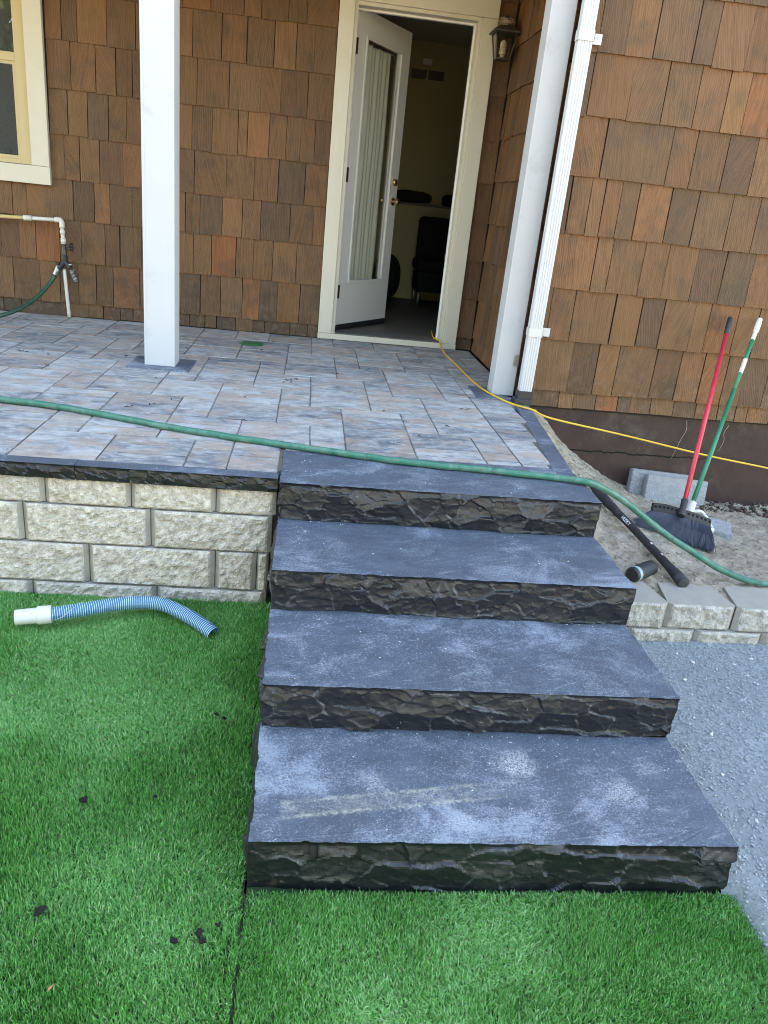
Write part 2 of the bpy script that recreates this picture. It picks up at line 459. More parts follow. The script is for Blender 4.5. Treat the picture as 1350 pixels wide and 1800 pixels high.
def crom(pts, n=12):
    P = [Vector(p) for p in pts]
    P = [P[0] * 2 - P[1]] + P + [P[-1] * 2 - P[-2]]
    out = []
    for i in range(1, len(P) - 2):
        p0, p1, p2, p3 = P[i - 1:i + 3]
        for k in range(n):
            t = k / n
            out.append(.5 * ((2 * p1) + (p2 - p0) * t + (2 * p0 - 5 * p1 + 4 * p2 - p3) * t * t + (3 * p1 - p0 - 3 * p2 + p3) * t ** 3))
    out.append(P[-2])
    return out
def sweep(pts, rad, seg=12, cap=True):
    """rad: number or list; returns verts, faces"""
    pts = [Vector(p) for p in pts]
    n = len(pts)
    T = [(pts[min(i + 1, n - 1)] - pts[max(i - 1, 0)]).normalized() for i in range(n)]
    up = Vector((0, 0, 1)) if abs(T[0].z) < .9 else Vector((1, 0, 0))
    N = (up - T[0] * up.dot(T[0])).normalized()
    V, F = [], []
    for i in range(n):
        if i:
            q = T[i - 1].rotation_difference(T[i])
            N = q @ N
            N = (N - T[i] * N.dot(T[i])).normalized()
        B = T[i].cross(N)
        r = rad[i] if isinstance(rad, (list, tuple, np.ndarray)) else rad
        for k in range(seg):
            a = 2 * math.pi * k / seg
            V.append(pts[i] + N * (math.cos(a) * r) + B * (math.sin(a) * r))
    for i in range(n - 1):
        for k in range(seg):
            k2 = (k + 1) % seg
            F.append((i * seg + k, i * seg + k2, (i + 1) * seg + k2, (i + 1) * seg + k))
    if cap:
        F.append(tuple(range(seg - 1, -1, -1)))
        F.append(tuple((n - 1) * seg + k for k in range(seg)))
    return V, F
def tube(name, pts, rad, mat, parent=None, seg=12, curve=0):
    p = crom(pts, curve) if curve else pts
    if curve and isinstance(rad, list):
        m = len(pts)
        rad = list(np.interp(np.linspace(0, m - 1, len(p)), range(m), rad))
    V, F = sweep(p, rad, seg)
    o = mesh(name, V, F, mat, parent, True)
    for poly in o.data.polygons[-2:]:
        poly.use_smooth = False
    return o
def lathe(name, prof, base, axis, mat, parent=None, seg=20):
    """prof: list of (dist along axis, radius)"""
    a = Vector(axis).normalized(); b = Vector(base)
    V, F = [], []
    u = a.orthogonal().normalized(); w = a.cross(u)
    for d, r in prof:
        for k in range(seg):
            t = 2 * math.pi * k / seg
            V.append(b + a * d + (u * math.cos(t) + w * math.sin(t)) * max(r, 1e-5))
    for i in range(len(prof) - 1):
        for k in range(seg):
            k2 = (k + 1) % seg
            F.append((i * seg + k, i * seg + k2, (i + 1) * seg + k2, (i + 1) * seg + k))
    F.append(tuple(range(seg - 1, -1, -1)))
    F.append(tuple((len(prof) - 1) * seg + k for k in range(seg)))
    o = mesh(name, V, F, mat, parent)
    me = o.data
    me.polygons.foreach_set('use_smooth', [True] * (len(me.polygons) - 2) + [False, False])
    try:
        me.set_sharp_from_angle(angle=math.radians(35))
    except Exception:
        pass
    return o

# numpy noise
def hash2(ix, iy, seed):
    h = (ix.astype(np.int64) * 374761393 + iy.astype(np.int64) * 668265263 + seed * 1274126177) & 0xffffffff
    h = ((h ^ (h >> 13)) * 1274126177) & 0xffffffff
    return ((h ^ (h >> 16)) & 0xffff) / 65535.0
def vnoise(x, y, seed=0):
    x = np.asarray(x, float); y = np.asarray(y, float)
    ix = np.floor(x); iy = np.floor(y)
    fx = x - ix; fy = y - iy
    fx = fx * fx * (3 - 2 * fx); fy = fy * fy * (3 - 2 * fy)
    a = hash2(ix, iy, seed); b = hash2(ix + 1, iy, seed)
    c = hash2(ix, iy + 1, seed); d = hash2(ix + 1, iy + 1, seed)
    return (a * (1 - fx) + b * fx) * (1 - fy) + (c * (1 - fx) + d * fx) * fy
def fbm(x, y, oct=4, seed=0):
    s = 0; a = .5; f = 1.0
    for i in range(oct):
        s = s + a * vnoise(np.asarray(x) * f, np.asarray(y) * f, seed + i * 13)
        a *= .5; f *= 2.03
    return s / (1 - .5 ** oct)
def conch(u, v, su, sv, seed):
    """bowl-shaped flake scars meeting in sharp ridges"""
    rs = np.random.RandomState(seed)
    u = np.asarray(u, float); v = np.asarray(v, float)
    wu = u + (fbm(u * 14, v * 14, 3, seed) - .5) * su * .30
    wv = v + (fbm(u * 14 + 9, v * 14, 3, seed + 5) - .5) * sv * .30
    U0, U1, V0, V1 = u.min() - su, u.max() + su, v.min() - sv, v.max() + sv
    best = np.full(u.shape, 9.0)
    for a in np.arange(U0, U1 + su, su):
        for b in np.arange(V0, V1 + sv, sv):
            cu = a + rs.uniform(-.6, .6) * su; cv = b + rs.uniform(-.6, .6) * sv
            gu, gv = rs.uniform(-.35, .35), rs.uniform(-.5, .3)
            du = (wu - cu) / su; dv = (wv - cv) / sv
            d = du * du * rs.uniform(.5, 1.1) + dv * dv * rs.uniform(.5, 1.1) + gu * du + gv * dv + rs.uniform(0, .45)
            best = np.minimum(best, d)
    return np.clip(best, -.2, 1.2)

def facets(u, v, su, sv, seed, tilt=.5, warp=.35):
    """broken rock: irregular cells, each a tilted, slightly dished plane; returns height and distance to the nearest ridge"""
    rs = np.random.RandomState(seed)
    u = np.asarray(u, float); v = np.asarray(v, float)
    wu = u / su + (fbm(u * 1.1 / su, v * 1.1 / sv, 4, seed) - .5) * 2 * warp
    wv = v / sv + (fbm(u * 1.1 / su + 9, v * 1.1 / sv, 4, seed + 5) - .5) * 2 * warp
    f1 = np.full(u.shape, 9.0); f2 = np.full(u.shape, 9.0); hh = np.zeros(u.shape)
    for a in np.arange(math.floor(wu.min()) - 1, wu.max() + 2):
        for b in np.arange(math.floor(wv.min()) - 1, wv.max() + 2):
            cu, cv = a + rs.rand(), b + rs.rand()
            gu, gv, o = rs.uniform(-1, 1) * tilt, rs.uniform(-1.1, .8) * tilt, rs.uniform(-.5, .5)
            m = (abs(wu - cu) < 2.2) & (abs(wv - cv) < 2.2)
            if not m.any(): continue
            du, dv = wu[m] - cu, wv[m] - cv
            d = np.sqrt(du * du + dv * dv)
            h = o * .35 + gu * du + gv * dv + .35 * d * d
            p1, p2, ph = f1[m], f2[m], hh[m]
            n1 = d < p1
            f2[m] = np.where(n1, p1, np.minimum(p2, d))
            hh[m] = np.where(n1, h, ph)
            f1[m] = np.where(n1, d, p1)
    return hh, f2 - f1

# ------------------------------------------------------------------ big ground
gv, gf = [], []
gx = [-90, -30, -8, -2.6, 1.275, 3.6, 8, 30, 90]
gy = [-90, -30, -8, -2.2, 1.0, 4.0, 8, 30, 90]
for yy in gy:
    for xx in gx:
        gv.append((xx, yy, -.06))
for j in range(len(gy) - 1):
    for i in range(len(gx) - 1):
        a = j * len(gx) + i
        gf.append((a, a + 1, a + 1 + len(gx), a + len(gx)))
tag(mesh('ground', gv, gf, 'ground'), 'bare tan ground around the yard', kind='structure')  # tan chosen so the sunlit, unseen part bounces warm light onto the walls

# turf backing
def turf_z(x, y):
    return np.where(np.asarray(x) < 0.004, -.012 + .055 * np.clip(np.asarray(y, float) + .15, 0, 2), -.016)
def turf_backing(name, x0, x1, y0, y1, label):
    nx, ny = 12, 24
    V = [(x0 + (x1 - x0) * i / nx, y0 + (y1 - y0) * j / ny, 0) for j in range(ny + 1) for i in range(nx + 1)]
    V = [(x, y, float(turf_z(min(x, .003) if x1 < .1 else x, y))) for x, y, z in V]
    F = [(j * (nx + 1) + i, j * (nx + 1) + i + 1, (j + 1) * (nx + 1) + i + 1, (j + 1) * (nx + 1) + i) for j in range(ny) for i in range(nx)]
    return tag(mesh(name, V, F, 'backing', smooth=True), label, kind='structure')
turf_backing('lawn', -2.8, -.004, -2.4, 1.42, 'artificial lawn left of the stone steps')
turf_backing('lawn', .002, 1.285, -2.4, .12, 'artificial lawn strip in front of the bottom step')

def blades(name, n, region, label, seed, base_lay=.35, tone=0.0):
    rs = np.random.RandomState(seed)
    x0, x1, y0, y1, fn = region
    pts = np.empty((0, 2))
    while len(pts) < n:
        q = np.column_stack([rs.uniform(x0, x1, n), rs.uniform(y0, y1, n)])
        pts = np.vstack([pts, q[fn(q[:, 0], q[:, 1])]])
    x, y = pts[:n, 0], pts[:n, 1]
    x = np.where(x > 1.2, x + rs.normal(0, .012, n), x)
    x = np.where((x > -.03) & (x < 0), x + .003 + .010 * (vnoise(y * 26, y * 0, 5) - .5), x)
    z = turf_z(np.where(x > .5, np.minimum(x, 1.28), np.where(x1 < .1, np.minimum(x, 0), np.maximum(x, .005))), y)
    ang = 2 * np.pi * (fbm(x * 2.2, y * 2.2, 3, seed) * 1.7 + .35) + rs.normal(0, 1.7, n)
    lay = np.clip(base_lay + 1.5 * (fbm(x * 3.1 + 4, y * 3.1, 3, seed + 3) - .38) + rs.normal(0, .18, n), .06, 1.15)
    L = rs.uniform(.013, .025, n) * (1.04 - .15 * lay)
    w = rs.uniform(.0008, .0015, n)
    bd = ang + np.pi / 2 + rs.normal(0, .5, n)
    sx, sy = np.cos(bd) * w, np.sin(bd) * w
    dx, dy = np.cos(ang), np.sin(ang)
    th1, th2 = lay * .55, lay * 1.25 + .15
    mx = x + dx * np.sin(th1) * L * .55; my = y + dy * np.sin(th1) * L * .55; mz = z + np.cos(th1) * L * .55
    tx = mx + dx * np.sin(th2) * L * .45; ty = my + dy * np.sin(th2) * L * .45; tz = mz + np.cos(th2) * L * .45
    V = np.empty((n, 5, 3))
    V[:, 0] = np.column_stack([x - sx, y - sy, z - .002]); V[:, 1] = np.column_stack([x + sx, y + sy, z - .002])
    V[:, 2] = np.column_stack([mx - sx * .9, my - sy * .9, mz]); V[:, 3] = np.column_stack([mx + sx * .9, my + sy * .9, mz])
    V[:, 4] = np.column_stack([tx, ty, tz])
    me = bpy.data.meshes.new(name)
    me.vertices.add(n * 5)
    me.vertices.foreach_set('co', V.ravel())
    idx = np.empty((n, 7), np.int32)
    base = np.arange(n, dtype=np.int32)[:, None] * 5
    idx[:] = base + np.array([0, 1, 3, 2, 2, 3, 4])
    me.loops.add(n * 7)
    me.loops.foreach_set('vertex_index', idx.ravel())
    me.polygons.add(n * 2)
    ls = np.empty((n, 2), np.int32); ls[:, 0] = np.arange(n) * 7; ls[:, 1] = np.arange(n) * 7 + 4
    me.polygons.foreach_set('loop_start', ls.ravel())
    me.polygons.foreach_set('use_smooth', np.ones(n * 2, bool))
    t = np.clip(tone + rs.beta(1.3, 1.5, n) * .95 + (fbm(x * 5, y * 5, 3, seed + 9) - .5) * .3 + (fbm(x * 1.6, y * 1.6, 2, seed + 19) - .5) * .45, 0, .92)
    t[rs.rand(n) < .03] = .97
    at = me.attributes.new('tint', 'FLOAT', 'POINT')
    at.data.foreach_set('value', np.repeat(t, 5).astype(np.float32))
    me.materials.append(MAT['turf'])
    me.update(calc_edges=True)
    me.validate()
    return tag(link(bpy.data.objects.new(name, me)), label, 'grass', kind='stuff')
blades('grass', 330000, (-1.75, -.010, -.75, 1.315, lambda x, y: (x > -.95 - .42 * (y + .3))), 'artificial grass blades of the lawn left of the steps', 3, .50)
blades('grass', 165000, (.001, 1.287, -.72, -.008, lambda x, y: y < 9), 'artificial grass blades of the strip below the bottom step', 8, .22, .10)  # tint raised: paints in the lighter look of blades leaning another way

# gravel yard on the right
def hfield(name, X, Y, zf, mat, label, kind='structure', mats=None):
    XX, YY = np.meshgrid(X, Y)
    ZZ = zf(XX, YY)
    V = np.column_stack([XX.ravel(), YY.ravel(), ZZ.ravel()])
    nx = len(X)
    F = [(j * nx + i, j * nx + i + 1, (j + 1) * nx + i + 1, (j + 1) * nx + i) for j in range(len(Y) - 1) for i in range(nx - 1)]
    return tag(mesh(name, V, F, mat, smooth=True), label, kind=kind)
def gravel_z(x, y):
    t_ = np.clip((1.335 - x) / .055, 0, 1); t_ = t_ * t_ * (3 - 2 * t_) * np.clip((.03 - y) / .05, 0, 1)
    return -.050 * t_ + .018 + .012 * np.clip(y, 0, 1.3) + .012 * (fbm(x * 5, y * 5, 4, 4) - .5) + .008 * (fbm(x * 40, y * 40, 2, 9) - .5) + .02 * np.exp(-((x - 1.30) / .06) ** 2) * (fbm(x * 9, y * 9, 2, 1))
hfield('gravel_yard', np.linspace(1.262, 3.6, 150), np.linspace(-1.6, 1.36, 190), gravel_z, 'gravel', 'blue grey crushed rock ground right of the steps')

def scatter(name, n, xy, zf, smin, smax, mat, label, seed, sink=.3, flat=.6):
    rs = np.random.RandomState(seed)
    base = np.array([(1, 0, 0), (-1, 0, 0), (0, 1, 0), (0, -1, 0), (0, 0, 1), (0, 0, -1)], float)
    fb = [(0, 2, 4), (2, 1, 4), (1, 3, 4), (3, 0, 4), (2, 0, 5), (1, 2, 5), (3, 1, 5), (0, 3, 5)]
    # one subdivision for rounder stones
    V, F = [], []
    x, y = xy(rs, n)
    z = zf(x, y)
    s = smin + (smax - smin) * rs.rand(n) ** 3
    for i in range(n):
        M = base * rs.uniform(.65, 1.25, (6, 1)) * s[i]
        a = rs.uniform(0, 6.28)
        c_, s_ = math.cos(a), math.sin(a)
        b = M.copy(); b[:, 0] = M[:, 0] * c_ - M[:, 1] * s_; b[:, 1] = M[:, 0] * s_ + M[:, 1] * c_
        tz = rs.uniform(-.5, .5)
        b[:, 2] = M[:, 2] * flat + b[:, 0] * tz
        b += (x[i], y[i], z[i] + s[i] * flat * (1 - 2 * sink))
        k = len(V)
        V.extend(b.tolist())
        F.extend([(p + k, q + k, r + k) for p, q, r in fb])
    return tag(mesh(name, V, F, mat), label, 'stones', kind='stuff')
def gxy(rs, n):
    return rs.uniform(1.28, 2.5, n), rs.uniform(-.7, 1.22, n)
scatter('gravel', 30000, gxy, gravel_z, .0016, .0065, 'pebble', 'fine grey stones lying loose on the crushed rock', 5, .1)
scatter('gravel', 260, gxy, gravel_z, .002, .0065, 'chip', 'tiny pale stones lying loose on the crushed rock', 15, .1)

# soil bed between the low block wall and the wing
def soil_z(x, y):
    back = np.interp(x, [1.2, 1.46, 1.72, 2.06, 2.23, 2.7, 3.4], [.60, .565, .317, .134, .075, .045, .02])
    front = np.interp(x, [1.2, 1.30, 1.45, 1.6, 1.8, 2.2, 3.4], [.34, .285, .205, .180, .182, .185, .185])
    t = np.clip((y - 1.40) / (2.97 - 1.40), 0, 1)
    z = front * (1 - t) + back * t
    z = z + .03 * (fbm(x * 4, y * 4, 4, 21) - .5) + .030 * (fbm(x * 14, y * 14, 3, 22) - .5) * (1.0 + 1.2 * (x < 1.75)) + .014 * (fbm(x * 34, y * 34, 3, 28) - .5) + .006 * (fbm(x * 60, y * 60, 2, 25) - .5)
    z = z + .035 * np.clip(1 - abs(y - 2.9) / .12, 0, 1) * (x > 2.55) * (.3 + fbm(x * 16, y * 16, 3, 30))
    return z
hfield('soil_bed', np.linspace(1.2, 4.2, 260), np.linspace(1.33, 3.05, 170), soil_z, 'soil', 'sandy soil bed in front of the wing foundation')
def sxy(rs, n):
    return 1.36 + 1.9 * rs.rand(n) ** 1.5, rs.uniform(1.36, 2.9, n)
scatter('loose_soil', 4200, sxy, soil_z, .0015, .011, 'soil', 'loose sandy soil grains on the soil bed', 6, .25)
def dxy(rs, n):
    return rs.uniform(2.55, 3.4, n), rs.uniform(2.74, 2.97, n)
scatter('loose_soil', 420, dxy, soil_z, .004, .022, 'darksoil', 'dark crumbly soil heaped along the foundation', 7, .15, .8)

# ------------------------------------------------------------------ patio
patio = tag(boxes_mesh('patio', [(-4.2, 1.43, -.05, 1.262, 4.75, .6062)], 'sand'), 'raised patio of blended grey and rose pavers', kind='structure')
J = {
    0: (1.395, 1.750, [-2.15, -1.66, -1.345, -1.02, -.698, -.372, -.209, -.012]),
    1: (1.750, 2.110, [-2.3, -1.99, -1.66, -1.345, -1.02, -.859, -.535, -.209, .111, .27, .58, .89, 1.05, None]),
    2: (2.110, 2.470, [-2.3, -1.83, -1.5, -1.182, -.859, -.535, -.372, -.05, .27, .58, .738, 1.05, None]),
    3: (2.470, 2.830, [-2.3, -1.99, -1.83, -1.5, -1.182, -1.02, -.698, -.372, -.05, .111, .43, .738, 1.05, None]),
    4: (2.830, 3.190, [-2.3, -1.99, -1.67, -1.345, -1.02, -.698, -.535, -.209, .111, .43, .58, .89, 1.05, None]),
    5: (3.190, 3.550, [-2.3, -2.15, -1.83, -1.67, -1.345, -1.182, -.859, -.535, -.209, -.05, .27, .58, .89, 1.05, 1.345]),
    6: (3.550, 3.910, [-2.3, -2.15, -1.835, -1.506, -1.182, -1.02, -.698, -.372, -.05, .27, .43, .738, 1.05, 1.36]),
    7: (3.910, 4.270, [-2.3, -1.99, -1.835, -1.506, -1.345, -1.02, -.698, -.372, -.05, .111, .43, .738, .90, 1.22, 1.362]),
    8: (4.270, 4.622, [-2.3, -2.0, -1.68, -1.345, -1.02, -.70, -.445, -.205, .111, .273, .585, .903, 1.22, 1.362]),
}
SPL = {(2, -.372): [.24], (2, -.05): [.14], (1, -.209): [.165], (1, .27): [.24], (3, 1.05): [.15], (2, .738): [.17], (1, .58): [.12], (1, 1.05): [.25]}
pv_cache = {}
def paver(x0, x1, y0, y1):
    g_ = .0016
    w, d = round(x1 - x0 - 2 * g_, 3), round(y1 - y0 - 2 * g_, 3)
    if w < .025 or d < .025: return
    if (w, d) not in pv_cache:
        bm = bmesh.new()
        bmesh.ops.create_cube(bm, size=1)
        for v in bm.verts:
            v.co = Vector((v.co.x * w, v.co.y * d, v.co.z * .045 - .0225))
        top = [e for e in bm.edges if e.verts[0].co.z > -.01 and e.verts[1].co.z > -.01]
        bmesh.ops.bevel(bm, geom=top, offset=.0032, segments=2, affect='EDGES')
        me = bpy.data.meshes.new('paver')
        bm.to_mesh(me); bm.free()
        me.materials.append(MAT['paver'])
        pv_cache[(w, d)] = me
    o = bpy.data.objects.new('paver', pv_cache[(w, d)])
    o.location = ((x0 + x1) / 2, (y0 + y1) / 2, PZ + random.uniform(-.0012, .0012))
    o.rotation_euler = (random.gauss(0, .0018), random.gauss(0, .0018), random.gauss(0, .002))
    link(o, patio)
def border_x(y):      # inner edge of the right border strip
    return 1.182 + (y - 1.69) * (1.305 - 1.182) / (2.87 - 1.69)
rp = random.Random(4)
for row, (y0, y1, xs) in J.items():
    for a, b in zip(xs[:-1], xs[1:]):
        bb = b
        if row == 0:
            ya = y0
        else:
            ya = max(y0, 1.692 if a > -.02 else 0)
        if b is None:
            bb = border_x((y0 + y1) / 2) - .004 if y1 < 2.95 else 1.20
            if y1 > 2.95: bb = 1.33
        w = bb - a
        key = (row, a)
        if key in SPL: sp = SPL[key]
        elif w > .28: sp = rp.choice([[.12], [.24], [.24], [.12, .24], [], []])
        else: sp = rp.choice([[], [.18], [.12], [.24]])
        ys = [ya] + [ya + s for s in sp if ya + s < y1 - .05] + [y1]
        for p, q in zip(ys[:-1], ys[1:]):
            paver(a, bb, p, q)
# narrow pavers beside the joint over the top step
for a, b in ((.006, .27), (.27, .58), (.58, .89), (.89, 1.05), (1.05, 1.176)):
    paver(a, b, 1.696, 1.750)
# basalt border strips on the right edge
def slab_poly(name, poly, z0, z1, mat, parent, bev=.003):
    bm = bmesh.new()
    vs = [bm.verts.new((x, y, z1)) for x, y in poly]
    f = bm.faces.new(vs)
    if f.normal.z < 0 or True:
        bm.normal_update()
        if f.normal.z < 0: f.normal_flip()
    r = bmesh.ops.extrude_face_region(bm, geom=[f])
    nv = [v for v in r['geom'] if isinstance(v, bmesh.types.BMVert)]
    for v in nv: v.co.z = z0
    bmesh.ops.recalc_face_normals(bm, faces=bm.faces)
    te = [e for e in bm.edges if e.verts[0].co.z > z1 - 1e-5 and e.verts[1].co.z > z1 - 1e-5]
    bmesh.ops.bevel(bm, geom=te, offset=bev, segments=1, affect='EDGES')
    me = bpy.data.meshes.new(name)
    bm.to_mesh(me); bm.free()
    me.materials.append(MAT[mat])
    return link(bpy.data.objects.new(name, me), parent)
yb = [1.694, 2.09, 2.49, 2.88]
for a, b in zip(yb[:-1], yb[1:]):
    g_ = .0015
    slab_poly('border_stone', [(border_x(a) + .002, a + g_), (border_x(a) + .088, a + g_), (border_x(b) + .088, b - g_), (border_x(b) + .002, b - g_)], .55, PZ + .001, 'top', patio)

# ------------------------------------------------------------------ stone steps
def stone_step(k, label):
    z0, z1 = k * RISE + (.0012 if k else -.045), (k + 1) * RISE
    y0 = k * RUN; depth = .47 if k < 3 else .40
    nS, nF, nz = 60, 340, 40
    path = []
    for i in range(nS): path.append((0, y0 + depth * (1 - i / nS), -1, 0))
    for i in range(nF + 1): path.append((SW * i / nF, y0, 0, -1))
    for i in range(1, nS + 1): path.append((SW, y0 + depth * i / nS, 1, 0))
    path = np.array(path)
    nrm = path[:, 2:].copy()
    for c in (nS, nS + nF):
        for d in range(-3, 4):
            t = (d + 3) / 6
            a, b = path[c - 4, 2:], path[c + 4, 2:]
            n_ = a * (1 - t) + b * t
            nrm[c + d] = n_
    s = np.concatenate([[0], np.cumsum(np.linalg.norm(np.diff(path[:, :2], axis=0), axis=1))])
    zr = np.linspace(1, 0, nz)
    S, ZR = np.meshgrid(s, zr)
    h, e1 = facets(S + k * 7.3, ZR * (z1 - z0) + ZR * 0, .125, .066, 40 + k, .60, .28)
    h2, e2 = facets(S + k * 3.1 + 50, ZR * (z1 - z0), .046, .026, 80 + k, .6)
    prof = np.clip(np.sin(np.pi * np.clip(1 - ZR, 0, 1) ** .62), 0, 1)
    env = np.clip((1 - ZR) / .05, 0, 1)
    lvl = np.where(np.abs(nrm[:, 0]) > .7, np.where(nrm[:, 0] < 0, .006, .016), .011)[None, :]
    env = np.clip((1 - ZR) / .09, 0, 1)
    d = env * (-lvl + .021 * np.clip(h, -.7, .9) + .0050 * np.clip(h2, -.8, .9) + .0015 * (fbm(S * 80, ZR * 12, 2, 3 + k) - .5) + .007 * prof)
    pd = np.pad(d, 1, mode='edge')
    d = .5 * d + .125 * (pd[:-2, 1:-1] + pd[2:, 1:-1] + pd[1:-1, :-2] + pd[1:-1, 2:])
    # chipped arris
    chip = np.clip(fbm(s * 26 + k * 5, s * 0 + 2, 3, 60 + k) - .52, 0, 1) * .016 + .0010 * vnoise(s * 140, s * 0, 70 + k)
    d = d - chip[None, :] * np.clip(1 - (1 - ZR) / .3, 0, 1)
    side = (np.abs(nrm[:, 0]) > .7)
    d = d * np.where(side, 1.2, 1.0)[None, :]
    X = path[:, 0][None, :] + nrm[:, 0][None, :] * d
    Y = path[:, 1][None, :] + nrm[:, 1][None, :] * d
    Z = z0 + ZR * (z1 - z0)
    Z[0, :] -= .0018 * vnoise(s * 50, s * 0 + 5, 30 + k)
    V = np.column_stack([X.ravel(), Y.ravel(), Z.ravel()])
    m = len(s)
    F = [(j * m + i, (j + 1) * m + i, (j + 1) * m + i + 1, j * m + i + 1) for j in range(nz - 1) for i in range(m - 1)]
    mi = [1] * len(F)
    F.append(tuple(range(m))); mi.append(0)
    F.append(tuple((nz - 1) * m + i for i in range(m - 1, -1, -1))); mi.append(1)
    F.append((0, m - 1, nz * m - 1, (nz - 1) * m)); mi.append(1)
    org = (SW / 2, y0 + depth / 2, z0)
    o = mesh('stone_step', V, F, ['top_stain' if k == 0 else 'top', 'face'], None, False, mi, origin=org)
    ridge = np.maximum(np.clip(1 - e1 / .09, 0, 1), .5 * np.clip(1 - e2 / .12, 0, 1)) * (vnoise(S * 22, ZR * 4, 91 + k) > .45)
    ridge[0, :] = .6
    o.data.attributes.new('ridge', 'FLOAT', 'POINT').data.foreach_set('value', ridge.ravel().astype(np.float32))
    return tag(o, label, 'stone step', 'basalt slab steps')
stone_step(0, 'bottom basalt slab step with a long pale board print, resting on the grass')
stone_step(1, 'second basalt slab step up from the grass, dusty sawn top')
stone_step(2, 'third basalt slab step up, level with the low grey block wall')
stone_step(3, 'top basalt slab step flush with the patio pavers, green hose across it')
tag(boxes_mesh('step_base', [(.05, .46, -.05, 1.20, 1.9, .148), (.05, .89, .149, 1.20, 1.9, .300), (.05, 1.32, .301, 1.20, 1.9, .452)], 'soil'), 'packed base under the stone steps', kind='structure')

# ------------------------------------------------------------------ retaining walls
def split_block(x0, x1, z0, z1, yf, depth, mat, parent, seed, bev=.017, rec=.015, amp=.013, back_taper=0.0):
    nx = max(6, int((x1 - x0) / .0075)); nz = max(5, int((z1 - z0) / .0075))
    xs = np.linspace(x0 + bev, x1 - bev, nx); zs = np.linspace(z0 + .001, z1 - .001, nz)
    X, Z = np.meshgrid(xs, zs)
    n = fbm(X * 30 + seed, Z * 30, 4, seed) * .6 + fbm(X * 75 + seed, Z * 75, 2, seed + 3) * .4
    eu = np.clip(np.minimum(X - xs[0], xs[-1] - X) / .008, 0, 1); ev = np.clip(np.minimum(Z - zs[0], zs[-1] - Z) / .008, 0, 1)
    e = np.sqrt(np.minimum(eu, 1) * np.minimum(ev, 1))
    D = e * (.005 + amp * 2.2 * (n - .42)) + (1 - e) * .010 * (n - .5)
    Yv = yf - D
    V = np.column_stack([X.ravel(), Yv.ravel(), Z.ravel()]).tolist()
    F = [(j * nx + i, j * nx + i + 1, (j + 1) * nx + i + 1, (j + 1) * nx + i) for j in range(nz - 1) for i in range(nx - 1)]
    mi = [0] * len(F)
    k = len(V)
    yr_, yb_ = yf + rec, yf + depth
    bt = back_taper
    # bevel strips (left, right), following the face edge
    L = [j * nx for j in range(nz)]; R_ = [j * nx + nx - 1 for j in range(nz)]
    for side, col, xe, xb in ((0, L, x0 + .0015, x0 + .0015 + bt), (1, R_, x1 - .0015, x1 - .0015 - bt)):
        b0 = len(V)
        V += [(xe, yr_, float(z)) for z in zs]
        b1 = len(V)
        V += [(xb, yb_, float(z)) for z in zs]
        for j in range(nz - 1):
            q1 = (col[j], col[j + 1], b0 + j + 1, b0 + j); q2 = (b0 + j, b0 + j + 1, b1 + j + 1, b1 + j)
            F += [q1 if side == 0 else q1[::-1], q2 if side == 0 else q2[::-1]]
            mi += [1, 1]
        if side == 0: l0, l1 = b0, b1
        else: r0, r1 = b0, b1
    F.append(tuple([(nz - 1) * nx + i for i in range(nx)] + [r0 + nz - 1, r1 + nz - 1, l1 + nz - 1, l0 + nz - 1])); mi.append(1)
    F.append(tuple([i for i in range(nx - 1, -1, -1)] + [l0, l1, r1, r0])); mi.append(1)
    F.append((l1, l1 + nz - 1, r1 + nz - 1, r1)); mi.append(1)
    return mesh('block', V, F, [mat, 'block_side'], parent, False, mi, origin=((x0 + x1) / 2, yf + depth / 2, z0))

rw = thing('retaining_wall', (-1.0, 1.4, 0), 'tan split face block retaining wall holding up the patio', 'wall')
rows = [(.449, .553, 1.345, [-2.45, -2.13, -1.82, -1.505, -1.187, -.872, -.558, -.24, -.008]),
        (.292, .447, 1.337, [-2.37, -1.9, -1.425, -.955, -.485, -.02]),
        (.127, .290, 1.330, [-2.14, -1.67, -1.195, -.719, -.237, -.074, -.028]),
        (-.035, .125, 1.322, [-2.34, -1.87, -1.405, -.935, -.462, -.03])]
sd_ = 11
for z0, z1, yf, xs in rows:
    for a, b in zip(xs[:-1], xs[1:]):
        sd_ += 1
        split_block(a, b, z0, z1, yf, .10, 'block', rw, sd_, bev=.017 if b - a > .08 else .008)
